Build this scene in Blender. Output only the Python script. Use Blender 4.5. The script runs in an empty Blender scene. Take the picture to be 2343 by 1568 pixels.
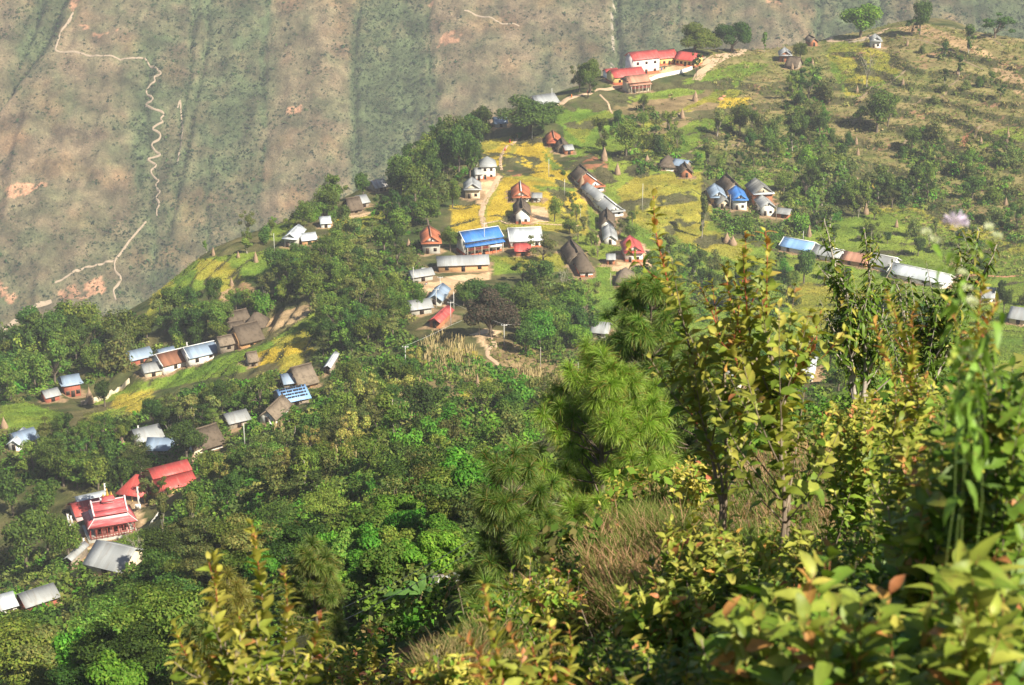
import bpy, math, time
import numpy as np
from mathutils import Vector
T0 = time.time()
rng = np.random.default_rng(11)
scene = bpy.context.scene
COL = scene.collection
R = math.radians
PI = math.pi

# ------------------------------------------------------------------ camera, sky, sun
F = 4370.0                      # focal length in units of a 2342 x 1568 picture
PW, PH = 2342.0, 1568.0
PITCH = R(22)
cam_d = bpy.data.cameras.new('camera')
cam = bpy.data.objects.new('camera', cam_d); COL.objects.link(cam)
cam_d.sensor_width = 36; cam_d.lens = F / PW * 36
cam_d.clip_start = 0.05; cam_d.clip_end = 6000
cam.location = (0, 0, 0); cam.rotation_euler = (PI / 2 - PITCH, 0, 0)
cam_d.dof.use_dof = True; cam_d.dof.focus_distance = 45; cam_d.dof.aperture_fstop = 10
scene.camera = cam

SUN_AZ, SUN_EL = R(133), R(43)    # azimuth clockwise from +Y
w = bpy.data.worlds.new('World'); scene.world = w; w.use_nodes = True
nt = w.node_tree; bg = nt.nodes['Background']
sky = nt.nodes.new('ShaderNodeTexSky'); sky.sky_type = 'NISHITA'; sky.sun_disc = False
sky.sun_elevation = SUN_EL; sky.sun_rotation = SUN_AZ; sky.altitude = 1200; sky.air_density = 1; sky.dust_density = 2.5
nt.links.new(sky.outputs[0], bg.inputs[0]); bg.inputs[1].default_value = 0.055
ld = bpy.data.lights.new('sun', 'SUN'); ld.energy = 5.0; ld.angle = R(0.53); ld.color = (1, 0.92, 0.76)
sun = bpy.data.objects.new('sun', ld); COL.objects.link(sun)
sv = Vector((math.sin(SUN_AZ) * math.cos(SUN_EL), math.cos(SUN_AZ) * math.cos(SUN_EL), math.sin(SUN_EL)))
sun.rotation_euler = sv.to_track_quat('Z', 'Y').to_euler()
vs = scene.view_settings; vs.view_transform = 'Standard'; vs.look = 'None'; vs.gamma = 1; vs.exposure = 0.95
scene.cycles.max_bounces = 6; scene.cycles.diffuse_bounces = 3; scene.cycles.volume_bounces = 0
scene.cycles.transmission_bounces = 2; scene.cycles.glossy_bounces = 2

# ------------------------------------------------------------------ helpers
CP, SP = math.cos(PITCH), math.sin(PITCH)
def ray(px, py):
    a = (np.asarray(px, float) - PW / 2) / F; b = -(np.asarray(py, float) - PH / 2) / F
    d = np.stack([a, CP + b * SP, -SP + b * CP], -1)
    return d / np.linalg.norm(d, axis=-1, keepdims=True)
def at(px, py, d): return ray(px, py) * np.asarray(d, float)[..., None]
def project(x, y, z):
    dep = y * CP - z * SP; up = y * SP + z * CP
    dep = np.where(dep < 0.1, 0.1, dep)
    return PW / 2 + F * x / dep, PH / 2 - F * up / dep
def hsh(i, j, s):
    v = np.sin(i * 127.1 + j * 311.7 + s * 74.7) * 43758.5453
    return v - np.floor(v)
def vn(x, y, s=0):
    xi = np.floor(x); yi = np.floor(y); fx = x - xi; fy = y - yi
    fx = fx * fx * (3 - 2 * fx); fy = fy * fy * (3 - 2 * fy)
    return (hsh(xi, yi, s) * (1 - fx) + hsh(xi + 1, yi, s) * fx) * (1 - fy) + (hsh(xi, yi + 1, s) * (1 - fx) + hsh(xi + 1, yi + 1, s) * fx) * fy
def fbm(x, y, s=0, o=4):
    r = 0; a = 0.5
    for k in range(o):
        r = r + a * vn(x, y, s + k); x = x * 2.03 + 5.2; y = y * 2.03 + 1.7; a *= 0.5
    return r / (1 - 0.5 ** o)          # about 0..1
def inpoly(px, py, poly):
    poly = np.asarray(poly, float); res = np.zeros(px.shape, bool)
    m = (px >= poly[:, 0].min()) & (px <= poly[:, 0].max()) & (py >= poly[:, 1].min()) & (py <= poly[:, 1].max())
    x = px[m]; y = py[m]; r = np.zeros(x.shape, bool); n = len(poly); j = n - 1
    for i in range(n):
        xi, yi = poly[i]; xj, yj = poly[j]
        if yi != yj:
            r ^= ((yi > y) != (yj > y)) & (x < (xj - xi) * (y - yi) / (yj - yi) + xi)
        j = i
    res[m] = r
    return res
def dist_line(px, py, line):
    line = np.asarray(line, float); best = np.full(px.shape, 1e9)
    for a, b in zip(line[:-1], line[1:]):
        ab = b - a; L = max((ab ** 2).sum(), 1e-9)
        t = np.clip(((px - a[0]) * ab[0] + (py - a[1]) * ab[1]) / L, 0, 1)
        best = np.minimum(best, np.hypot(px - a[0] - t * ab[0], py - a[1] - t * ab[1]))
    return best

def link(name, data, parent=None):
    o = bpy.data.objects.new(name, data); COL.objects.link(o)
    if parent is not None: o.parent = parent
    return o
def tag(o, label=None, cat=None, group=None, kind=None):
    if label: o['label'] = label
    if cat: o['category'] = cat
    if group: o['group'] = group
    if kind: o['kind'] = kind
    return o
def root(name, loc, rz, label, cat, group=None):
    o = bpy.data.objects.new(name, None); COL.objects.link(o); o.empty_display_size = 0.3
    o.location = [float(v) for v in loc]; o.rotation_euler = (0, 0, rz)
    return tag(o, label, cat, group)
def npmesh(name, V, Fs, mat=None, col=None, smooth=False):
    """V (n,3); Fs one array (m,k) or a list of arrays with different k"""
    me = bpy.data.meshes.new(name)
    if not isinstance(Fs, list): Fs = [Fs]
    Fs = [np.asarray(f, np.int32) for f in Fs if len(f)]
    V = np.asarray(V, np.float32)
    me.vertices.add(len(V)); me.vertices.foreach_set('co', V.ravel())
    li = np.concatenate([f.ravel() for f in Fs]); tot = np.concatenate([np.full(len(f), f.shape[1], np.int32) for f in Fs])
    st = np.concatenate([[0], np.cumsum(tot)[:-1]]).astype(np.int32)
    me.loops.add(len(li)); me.loops.foreach_set('vertex_index', li)
    me.polygons.add(len(tot)); me.polygons.foreach_set('loop_start', st); me.polygons.foreach_set('loop_total', tot)
    if smooth: me.polygons.foreach_set('use_smooth', np.ones(len(tot), bool))
    if col is not None:
        a = me.attributes.new('col', 'FLOAT_COLOR', 'POINT')
        c = np.ones((len(V), 4), np.float32); c[:, :3] = col; a.data.foreach_set('color', c.ravel())
    me.update(calc_edges=True)
    if mat: me.materials.append(mat)
    return me
class MB:
    def __init__(s): s.v = []; s.f = {}; s.n = 0
    def add(s, V, Fc):
        V = np.asarray(V, float); s.v.append(V)
        for f in Fc: s.f.setdefault(len(f), []).append([i + s.n for i in f])
        s.n += len(V)
    def box(s, x0, x1, y0, y1, z0, z1):
        s.add([(x0, y0, z0), (x1, y0, z0), (x1, y1, z0), (x0, y1, z0), (x0, y0, z1), (x1, y0, z1), (x1, y1, z1), (x0, y1, z1)],
              [(0, 3, 2, 1), (4, 5, 6, 7), (0, 1, 5, 4), (1, 2, 6, 5), (2, 3, 7, 6), (3, 0, 4, 7)])
    def slab(s, a, b, c, d, t):
        """a quad with thickness t downwards"""
        P = [np.array(p, float) for p in (a, b, c, d)]; q = [p - np.array((0, 0, t)) for p in P]
        s.add(P + q, [(0, 1, 2, 3), (7, 6, 5, 4), (0, 4, 5, 1), (1, 5, 6, 2), (2, 6, 7, 3), (3, 7, 4, 0)])
    def prism(s, pts, y0, y1):
        """polygon in x,z swept along y"""
        n = len(pts)
        s.add([(p[0], y0, p[1]) for p in pts] + [(p[0], y1, p[1]) for p in pts],
              [tuple(range(n)), tuple(range(2 * n - 1, n - 1, -1))] + [(i, i + n, (i + 1) % n + n, (i + 1) % n) for i in range(n)])
    def tube(s, pts, rad, n=6):
        pts = np.asarray(pts, float); rad = np.broadcast_to(np.asarray(rad, float), (len(pts),))
        tan = np.gradient(pts, axis=0); tan /= np.linalg.norm(tan, axis=1, keepdims=True) + 1e-9
        ref = np.array((0.3, 0.1, 1.0)) if abs(tan[:, 2]).mean() < 0.8 else np.array((1.0, 0.2, 0))
        u = np.cross(tan, ref); u /= np.linalg.norm(u, axis=1, keepdims=True) + 1e-9; v = np.cross(tan, u)
        a = np.arange(n) * 2 * PI / n
        ring = pts[:, None, :] + rad[:, None, None] * (np.cos(a)[None, :, None] * u[:, None, :] + np.sin(a)[None, :, None] * v[:, None, :])
        m = len(pts); fc = []
        for i in range(m - 1):
            for j in range(n): fc.append((i * n + j, i * n + (j + 1) % n, (i + 1) * n + (j + 1) % n, (i + 1) * n + j))
        fc += [tuple(range(n))[::-1], tuple(range((m - 1) * n, m * n))]
        s.add(ring.reshape(-1, 3), fc)
    def lathe(s, prof, n=12, cx=0, cy=0, cz=0, jit=0):
        a = np.arange(n) * 2 * PI / n; V = []
        for r, z in prof:
            rr = r * (1 + jit * rng.uniform(-1, 1, n))
            V += [(cx + rr[i] * math.cos(a[i]), cy + rr[i] * math.sin(a[i]), cz + z) for i in range(n)]
        fc = [(i * n + j, i * n + (j + 1) % n, (i + 1) * n + (j + 1) % n, (i + 1) * n + j) for i in range(len(prof) - 1) for j in range(n)]
        fc += [tuple(range(n))[::-1], tuple(range((len(prof) - 1) * n, len(prof) * n))]
        s.add(V, fc)
    def build(s, name, mat, parent=None, smooth=False, col=None):
        me = npmesh(name, np.concatenate(s.v), [np.array(f) for f in s.f.values()], mat, col, smooth)
        return link(name, me, parent)

# ------------------------------------------------------------------ materials
def newmat(name):
    m = bpy.data.materials.new(name); m.use_nodes = True; n = m.node_tree
    for x in list(n.nodes): n.nodes.remove(x)
    out = n.nodes.new('ShaderNodeOutputMaterial'); p = n.nodes.new('ShaderNodeBsdfPrincipled')
    n.links.new(p.outputs[0], out.inputs[0]); p.inputs['Roughness'].default_value = 0.85
    return m, n, p, out
def N(n, t, **k):
    x = n.nodes.new(t)
    for a, b in k.items(): setattr(x, a, b)
    return x
def noise(n, scale, detail=4, rough=0.6, vec=None):
    t = N(n, 'ShaderNodeTexNoise'); t.inputs['Scale'].default_value = scale; t.inputs['Detail'].default_value = detail; t.inputs['Roughness'].default_value = rough
    if vec is not None: n.links.new(vec, t.inputs['Vector'])
    return t.outputs[0]
def ramp(n, fac, stops):
    r = N(n, 'ShaderNodeValToRGB'); e = r.color_ramp.elements
    while len(e) < len(stops): e.new(0.5)
    for x, (p, c) in zip(e, stops): x.position = p; x.color = (*c, 1) if len(c) == 3 else c
    n.links.new(fac, r.inputs[0]); return r.outputs[0]
def mix(n, fac, a, b, mode='MIX'):
    m = N(n, 'ShaderNodeMix', data_type='RGBA', blend_type=mode)
    for i, v in ((0, fac), (6, a), (7, b)):
        if hasattr(v, 'is_output'): n.links.new(v, m.inputs[i])
        elif i == 0: m.inputs[0].default_value = v
        else: m.inputs[i].default_value = (*v, 1)
    return m.outputs[2]
def attr(n, name='col'):
    a = N(n, 'ShaderNodeAttribute'); a.attribute_name = name; return a.outputs['Color']
def bump(n, p, h, strength=0.5, dist=0.1):
    b = N(n, 'ShaderNodeBump'); b.inputs['Strength'].default_value = strength; b.inputs['Distance'].default_value = dist
    n.links.new(h, b.inputs['Height']); n.links.new(b.outputs[0], p.inputs['Normal'])
def g3(v): return (v, v, v)
def mat_ground(name, s1, s2, bd, amp=0.35):
    m, n, p, o = newmat(name); tc = N(n, 'ShaderNodeTexCoord').outputs['Object']
    a = noise(n, s1, 6, 0.7, tc); b = noise(n, s2, 3, 0.6, tc)
    f = ramp(n, a, [(0.3, g3(1 - amp)), (0.7, g3(1 + amp))]); g = ramp(n, b, [(0.35, g3(1 - amp)), (0.65, g3(1 + amp))])
    c = mix(n, 1.0, attr(n), f, 'MULTIPLY'); c = mix(n, 1.0, c, g, 'MULTIPLY')
    n.links.new(c, p.inputs['Base Color']); bump(n, p, a, 0.8, bd)
    p.inputs['Roughness'].default_value = 0.95; p.inputs['Specular IOR Level'].default_value = 0.1
    return m
M = {}
M['hill'] = mat_ground('hillside_ground', 1.7, 0.13, 0.5, 0.3)
M['mount'] = mat_ground('mountain_ground', 0.55, 0.045, 1.6, 0.4)
M['near'] = mat_ground('near_ground', 9, 1.4, 0.05)
def mat_leaf(name, trans=0.3, rough=0.5, objvar=0.35, spec=0.3, hue=0.03, spots=False):
    m, n, p, o = newmat(name)
    inf = N(n, 'ShaderNodeObjectInfo').outputs['Random']
    v = ramp(n, inf, [(0, g3(1 - objvar)), (1, g3(1 + objvar))])
    c = mix(n, 1.0, attr(n), v, 'MULTIPLY')
    if spots:
        tc = N(n, 'ShaderNodeTexCoord').outputs['Object']; c = mix(n, ramp(n, noise(n, 45, 5, 0.7, tc), [(0.60, g3(0)), (0.68, g3(0.75))]), c, (0.20, 0.11, 0.04)); c = mix(n, 1.0, c, ramp(n, noise(n, 14, 3, 0.6, tc), [(0.3, g3(0.7)), (0.7, g3(1.25))]), 'MULTIPLY')
    h = N(n, 'ShaderNodeHueSaturation'); n.links.new(c, h.inputs['Color'])
    mm = N(n, 'ShaderNodeMath', operation='MULTIPLY'); n.links.new(inf, mm.inputs[0]); mm.inputs[1].default_value = 7.31
    fr = N(n, 'ShaderNodeMath', operation='FRACT'); n.links.new(mm.outputs[0], fr.inputs[0])
    mr = N(n, 'ShaderNodeMapRange'); n.links.new(fr.outputs[0], mr.inputs[0]); mr.inputs[3].default_value = 0.5 - hue; mr.inputs[4].default_value = 0.5 + hue * 0.6
    n.links.new(mr.outputs[0], h.inputs['Hue'])
    n.links.new(h.outputs[0], p.inputs['Base Color']); p.inputs['Roughness'].default_value = rough; p.inputs['Specular IOR Level'].default_value = spec
    if trans:
        t = N(n, 'ShaderNodeBsdfTranslucent'); tm = mix(n, 1.0, h.outputs[0], (1.1, 1.25, 0.6), 'MULTIPLY'); n.links.new(tm, t.inputs[0])
        s = N(n, 'ShaderNodeMixShader'); s.inputs[0].default_value = trans
        n.links.new(p.outputs[0], s.inputs[1]); n.links.new(t.outputs[0], s.inputs[2]); n.links.new(s.outputs[0], o.inputs[0])
    return m
M['crown'] = mat_leaf('tree_foliage', 0.22, 0.65, 0.38, 0.15)
M['scrub'] = mat_leaf('scrub_foliage', 0.15, 0.8, 0.0, 0.1, 0)
M['leaf'] = mat_leaf('glossy_leaf', 0.30, 0.48, 0.08, 0.3, 0.01, spots=True)
M['stem'] = mat_leaf('stem_skin', 0, 0.7, 0.0, 0.2, 0, spots=True)
M['needle'] = mat_leaf('pine_needle', 0.25, 0.45, 0.1, 0.35, 0.01)
M['grass'] = mat_leaf('grass_blade', 0.3, 0.7, 0.0, 0.15, 0)
def mat_plain(name, c, rough=0.85, ns=0.6, var=0.2, dark=None, bs=0, spec=0.3, metal=0):
    """colour with blotchy weathering; dark = second colour of the stains"""
    m, n, p, o = newmat(name); tc = N(n, 'ShaderNodeTexCoord').outputs['Object']
    a = noise(n, ns, 6, 0.7, tc); dk = dark or tuple(x * (1 - 2 * var) for x in c); lt = tuple(min(1, x * (1 + var * 0.5)) for x in c)
    n.links.new(ramp(n, a, [(0.32, dk), (0.5, c), (0.75, lt)]), p.inputs['Base Color'])
    p.inputs['Roughness'].default_value = rough; p.inputs['Specular IOR Level'].default_value = spec; p.inputs['Metallic'].default_value = metal
    if bs: bump(n, p, noise(n, bs, 4, 0.6, tc), 0.6, 0.08)
    return m
def mat_sheet(name, c, rust=None, var=0.12, rough=0.45, tile=False):
    """roofing sheet: panels across local y, ridged, streaked down the slope"""
    m, n, p, o = newmat(name); tc = N(n, 'ShaderNodeTexCoord').outputs['Object']
    sp = N(n, 'ShaderNodeSeparateXYZ'); n.links.new(tc, sp.inputs[0])
    k = N(n, 'ShaderNodeMath', operation='MULTIPLY'); n.links.new(sp.outputs[1], k.inputs[0]); k.inputs[1].default_value = 1.15
    fl = N(n, 'ShaderNodeMath', operation='FLOOR'); n.links.new(k.outputs[0], fl.inputs[0])
    wn = N(n, 'ShaderNodeTexWhiteNoise', noise_dimensions='1D'); n.links.new(fl.outputs[0], wn.inputs['W'])
    mp = N(n, 'ShaderNodeMapping'); mp.inputs['Scale'].default_value = (0.35, 2.2, 0.35); n.links.new(tc, mp.inputs[0])
    st = noise(n, 1.0, 5, 0.7, mp.outputs[0])
    base = ramp(n, wn.outputs[0], [(0, tuple(x * (1 - var) for x in c)), (1, tuple(min(1, x * (1 + var)) for x in c))])
    rc = rust or tuple(x * 0.6 for x in c)
    f = ramp(n, st, [(0.5 if rust else 0.55, g3(0)), (0.72, g3(1))])
    fm = N(n, 'ShaderNodeMath', operation='MULTIPLY'); n.links.new(f, fm.inputs[0]); fm.inputs[1].default_value = 0.75 if rust else 0.45
    n.links.new(mix(n, fm.outputs[0], base, rc), p.inputs['Base Color'])
    wv = N(n, 'ShaderNodeTexWave', wave_type='BANDS', bands_direction='Y'); wv.inputs['Scale'].default_value = 3.2 if not tile else 2.4; n.links.new(tc, wv.inputs[0])
    bump(n, p, wv.outputs[1], 0.25, 0.03); p.inputs['Roughness'].default_value = rough; p.inputs['Specular IOR Level'].default_value = 0.3
    return m
ROOF = {
 'tin': mat_sheet('tin_sheet', (0.34, 0.355, 0.36), (0.25, 0.22, 0.19)),
 'tinold': mat_sheet('old_tin_sheet', (0.30, 0.31, 0.31), (0.20, 0.17, 0.14)),
 'tinwhite': mat_sheet('bright_tin_sheet', (0.56, 0.60, 0.63), (0.42, 0.42, 0.42)),
 'tinblue': mat_sheet('bluish_tin_sheet', (0.26, 0.34, 0.45), (0.28, 0.30, 0.33)),
 'ltblue': mat_sheet('sky_blue_sheet', (0.24, 0.42, 0.72)),
 'blue': mat_sheet('blue_painted_sheet', (0.05, 0.19, 0.54), (0.16, 0.27, 0.50), var=0.10),
 'red': mat_sheet('red_painted_sheet', (0.52, 0.085, 0.075), (0.56, 0.22, 0.18), 0.10),
 'pinkred': mat_sheet('faded_red_sheet', (0.62, 0.12, 0.13), (0.72, 0.42, 0.42), 0.07),
 'tile': mat_sheet('clay_tile', (0.42, 0.13, 0.06), (0.28, 0.13, 0.08), 0.2, 0.8, True),
 'tilepale': mat_sheet('pale_clay_tile', (0.46, 0.23, 0.15), (0.35, 0.2, 0.14), 0.2, 0.8, True),
 'browntile': mat_sheet('brown_clay_tile', (0.24, 0.105, 0.06), (0.16, 0.09, 0.06), 0.2, 0.8, True),
 'rust': mat_sheet('rusty_sheet', (0.42, 0.42, 0.42), (0.30, 0.11, 0.05), 0.2),
 'slate': mat_sheet('stone_slate', (0.20, 0.20, 0.19), (0.10, 0.10, 0.09), 0.3, 0.8, True),
 'thatch': mat_plain('straw_thatch', (0.135, 0.105, 0.078), 0.95, 1.1, 0.25, bs=3, spec=0.05),
 'thatchlight': mat_plain('pale_straw_thatch', (0.22, 0.175, 0.13), 0.95, 1.0, 0.25, bs=3, spec=0.05),
}
WALL = {
 'white': mat_plain('white_wash', (0.80, 0.79, 0.75), 0.9, 0.5, 0.06, (0.58, 0.53, 0.44)),
 'cream': mat_plain('cream_plaster', (0.66, 0.56, 0.40), 0.9, 0.5, 0.12),
 'ochre': mat_plain('ochre_mud', (0.56, 0.33, 0.16), 0.9, 0.6, 0.15),
 'yellow': mat_plain('yellow_plaster', (0.78, 0.60, 0.22), 0.9, 0.6, 0.08),
 'mud': mat_plain('red_mud', (0.42, 0.17, 0.085), 0.9, 0.7, 0.18),
 'grey': mat_plain('grey_plaster', (0.42, 0.41, 0.36), 0.9, 0.6, 0.15),
 'stone': mat_plain('stone_masonry', (0.30, 0.25, 0.19), 0.9, 1.6, 0.25),
 'brick': mat_plain('brick_red', (0.38, 0.12, 0.08), 0.9, 0.7, 0.15),
 'pink': mat_plain('pink_plaster', (0.72, 0.32, 0.30), 0.85, 0.5, 0.06),
 'palepink': mat_plain('pale_pink_paint', (0.80, 0.58, 0.60), 0.8, 0.5, 0.06),
}
M['band'] = mat_plain('red_mud_band', (0.48, 0.13, 0.06), 0.9, 0.7, 0.1)
M['dark'] = mat_plain('dark_wood', (0.035, 0.025, 0.02), 0.6, 2, 0.2)
M['wood'] = mat_plain('weathered_wood', (0.20, 0.13, 0.08), 0.85, 2, 0.2)
M['redwood'] = mat_plain('red_painted_wood', (0.36, 0.06, 0.045), 0.7, 2, 0.15)
M['bluewood'] = mat_plain('blue_painted_wood', (0.10, 0.20, 0.45), 0.7, 2, 0.1)
M['frame'] = mat_plain('pale_frame', (0.62, 0.55, 0.45), 0.8, 2, 0.1)
M['trim'] = mat_plain('white_ridge_trim', (0.80, 0.80, 0.78), 0.7, 1, 0.05)
M['gold'] = mat_plain('gold_paint', (0.75, 0.48, 0.10), 0.4, 2, 0.1, metal=0.4)
M['bark'] = mat_plain('tree_bark', (0.17, 0.135, 0.10), 0.95, 1.2, 0.25, bs=6)
M['palebark'] = mat_plain('pale_bark', (0.40, 0.35, 0.29), 0.9, 1.2, 0.2, bs=6)
M['nearbark'] = mat_plain('stem_bark', (0.30, 0.23, 0.17), 0.9, 30, 0.25, bs=60)
M['redstem'] = mat_plain('red_stem', (0.32, 0.075, 0.045), 0.6, 30, 0.2)
M['greenstem'] = mat_plain('green_stem', (0.16, 0.24, 0.06), 0.6, 30, 0.1)
M['brownstem'] = mat_plain('reddish_brown_stem', (0.26, 0.10, 0.05), 0.6, 30, 0.2)
M['straw'] = mat_plain('straw', (0.33, 0.225, 0.145), 0.95, 1.5, 0.25, bs=8)
M['concrete'] = mat_plain('concrete_pole', (0.55, 0.54, 0.51), 0.85, 2, 0.1)
M['wire'] = mat_plain('wire_metal', (0.45, 0.46, 0.46), 0.5, 2, 0.05)
M['dirt'] = mat_plain('trodden_dirt', (0.52, 0.37, 0.24), 0.95, 0.5, 0.14, bs=2)
M['paleearth'] = mat_plain('trail_earth', (0.36, 0.28, 0.20), 0.95, 0.2, 0.15, bs=0.5)
M['terrace'] = mat_plain('terrace_bank_earth', (0.27, 0.20, 0.12), 0.95, 0.4, 0.25, bs=2)
M['redearth'] = mat_plain('bare_red_earth', (0.50, 0.24, 0.14), 0.95, 0.12, 0.22, bs=0.4)
M['rock'] = mat_plain('grey_rock', (0.36, 0.34, 0.32), 0.9, 5, 0.3, bs=12)
# ------------------------------------------------------------------ terrain heights
CT = [  # px, py, metres from the camera
(950,1420,85),(1100,1300,110),(800,1350,130),(1050,1200,150),(800,1200,190),(1000,1100,230),(700,1050,300),(600,1150,290),(600,1350,210),
(450,1450,220),(400,1250,310),(250,1310,360),(240,1230,420),(60,1400,335),(0,1568,250),(200,1500,260),(300,1150,450),(400,1110,440),(60,1020,500),
(400,1030,465),(500,1020,460),(600,980,450),(680,920,470),(750,850,490),(800,750,510),(168,910,560),(350,860,560),(464,820,560),(560,780,560),
(0,900,560),(100,850,600),(700,700,560),(500,650,610),(400,640,640),(1100,1000,330),(900,1000,350),(900,850,400),(1250,900,410),(1120,860,440),
(1120,780,470),(1330,830,470),(990,740,500),(965,710,520),(1000,640,555),(1060,620,575),(1105,582,595),(985,583,590),(1200,570,600),(1335,630,575),
(1450,595,595),(1190,512,630),(1100,470,660),(1117,412,690),(1190,320,750),(1267,330,740),(1355,440,680),(1150,290,770),(900,600,590),(850,650,560),
(668,560,640),(745,515,660),(1450,215,810),(1480,165,840),(1590,150,850),(1797,140,860),(1861,105,890),(2005,110,880),(1970,75,915),
(1528,385,710),(1567,400,705),(1690,480,680),(1790,490,680),(1500,300,760),(1600,250,790),(1620,350,730),(1800,300,780),(2000,250,805),(2000,400,740),
(2200,300,780),(2342,250,800),(2342,130,860),(2342,400,735),(2200,500,695),(1900,500,690),(1815,580,655),(1883,590,650),(2095,650,630),(2320,650,625),
(1700,600,640),(1600,620,620),(1550,700,570),(1800,700,575),(2100,760,530),(2342,760,540),(1400,700,560),(1370,770,520),(1500,850,420),(1650,930,270),
(1900,870,340),(2200,830,380),(1250,1100,190),
(1200,1480,34),(1350,1330,38),(1500,1180,42),(1700,1010,60),(1900,950,90),(2200,900,120),(870,1510,45),(1000,1460,70),(600,1600,85),(300,1640,130),(0,1700,170)]
CREST = [(2342,95,880),(2200,58,935),(2080,58,945),(1900,85,912),(1700,113,885),(1550,118,875),(1400,178,835),(1230,226,812),(1130,268,795),(1000,348,745),
(900,412,712),(800,458,700),(640,513,690),(450,588,665),(340,700,655),(150,765,640),(0,805,640),(-200,900,640),(2600,140,880)]
P = [at(*c) for c in CT] + [at(*c) for c in CREST]
for c in CREST:
    q = at(*c); h = q[:2] / np.linalg.norm(q[:2])
    P += [np.array([*(q[:2] + h * 60), q[2] - 34]), np.array([*(q[:2] + h * 190), q[2] - 135])]
P += [np.array(p, float) for p in [(-10,8,-9.5),(0,12,-12.5),(8,9,-9),(11,20,-12),(-12,22,-20),(20,32,-19),(-24,34,-30),(-60,60,-75),(60,60,-38),(100,150,-90),(-140,160,-150),
      (160,300,-160),(-230,330,-225),(260,500,-205),(-330,560,-290),(330,800,-215),(-300,800,-360)]]
P = np.array(P); nP = len(P)
def tpsk(r2): return np.where(r2 > 1e-9, 0.5 * r2 * np.log(r2 + 1e-12), 0)
S_ = 100.0
Q = P[:, :2] / S_
K = tpsk(((Q[:, None] - Q[None]) ** 2).sum(-1)) + np.eye(nP) * 0.004
A = np.zeros((nP + 3, nP + 3)); A[:nP, :nP] = K; A[:nP, nP] = 1; A[:nP, nP + 1:] = Q; A[nP, :nP] = 1; A[nP + 1:, :nP] = Q.T
WT = np.linalg.solve(A, np.concatenate([P[:, 2], np.zeros(3)]))
def macro(x, y):
    x = np.asarray(x, float) / S_; y = np.asarray(y, float) / S_; sh = x.shape; x = x.ravel(); y = y.ravel(); out = np.empty(x.shape)
    for i in range(0, len(x), 40000):
        a = x[i:i + 40000]; b = y[i:i + 40000]
        r2 = (a[:, None] - Q[None, :, 0]) ** 2 + (b[:, None] - Q[None, :, 1]) ** 2
        out[i:i + 40000] = tpsk(r2) @ WT[:nP] + WT[nP] + WT[nP + 1] * a + WT[nP + 2] * b
    return out.reshape(sh)
def nearz(x, y):
    ye = np.interp(x, [-6, -1.2, -.45, .1, .7, 1.3, 2.2, 4, 7, 16], [2.2, 3.6, 5.0, 7.6, 10.6, 13.0, 15.6, 19, 25, 34])
    ye = ye + 0.5 * (fbm(x * 0.9, y * 0.4, 3) - 0.5)
    zp = -1.6 - 0.38 * np.minimum(y, ye) - 0.02 * x
    over = np.maximum(y - ye, 0)
    z = zp - np.where(over < 1.5, 0.34 * over ** 2, 0.765 + 1.05 * (over - 1.5))
    return z + 0.28 * (fbm(x * 0.7, y * 0.7, 5) - 0.5) + 0.08 * (fbm(x * 3, y * 3, 6) - 0.5)
# main grid of the hill
GX0, GX1, GY0, GY1, ST = -330.0, 330.0, 26.0, 1010.0, 1.0
gx = np.arange(GX0, GX1 + .5, ST); gy = np.arange(GY0, GY1 + .5, ST)
X, Y = np.meshgrid(gx, gy)
cx_ = np.arange(GX0, GX1 + 5, 6.0); cy_ = np.arange(GY0, GY1 + 7, 6.0)
CZ = macro(*np.meshgrid(cx_, cy_))
def bil(G, x0, y0, st, x, y):
    i = np.clip((x - x0) / st, 0, G.shape[1] - 1.001); j = np.clip((y - y0) / st, 0, G.shape[0] - 1.001)
    a = i.astype(int); b = j.astype(int); fx = i - a; fy = j - b
    return (G[b, a] * (1 - fx) + G[b, a + 1] * fx) * (1 - fy) + (G[b + 1, a] * (1 - fx) + G[b + 1, a + 1] * fx) * fy
H = bil(CZ, GX0, GY0, 6.0, X, Y)
fade = np.clip((Y - 60) / 150, 0, 1)
H += fade * (5.0 * (fbm(X / 60, Y / 60, 1) - 0.5) + 1.6 * (fbm(X / 14, Y / 14, 2) - 0.5))
H = np.where(Y < 60, np.maximum(H, nearz(X, Y)), H)
PX, PY = project(X, Y, H)
# --- terraces
tmask = np.zeros(H.shape)
TERR = [[(1280,230),(1500,170),(1760,120),(2342,120),(2342,760),(1500,800),(1320,640),(1330,420)],[(1000,320),(1330,300),(1340,560),(1000,540)],
        [(340,600),(640,500),(680,700),(420,720)],[(200,860),(800,640),(880,700),(480,900),(200,960)],[(700,760),(1300,760),(1350,900),(1000,1150),(600,1150)]]
for t in TERR: tmask[inpoly(PX, PY, t)] = 1
def blur(G, k):
    for ax in (0, 1):
        c = np.cumsum(np.pad(G, [(k + 1, k) if a == ax else (0, 0) for a in (0, 1)], mode='edge'), axis=ax)
        G = (np.take(c, range(2 * k + 1, c.shape[ax]), ax) - np.take(c, range(0, c.shape[ax] - 2 * k - 1), ax)) / (2 * k + 1)
    return G
tmask = blur(tmask, 6)
TS = 2.4
q = (H + 1.2 * (fbm(X / 25, Y / 25, 9) - 0.5)) / TS; fl = np.floor(q); fr = q - fl
riser = np.clip((fr - 0.70) / 0.30, 0, 1)
Ht = H + TS * (riser * riser * (3 - 2 * riser) - fr) * 0.85
riser = np.where((fr > 0.68), 1.0, 0.0) * tmask
H = H * (1 - tmask) + Ht * tmask
def hz(x, y):
    x = np.asarray(x, float); y = np.asarray(y, float)
    return np.where(y < 30, np.maximum(nearz(x, y), -1e3), bil(H, GX0, GY0, ST, x, y))
DD = np.concatenate([np.arange(2, 40, .1), np.arange(40, 1250, .5)])
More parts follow.
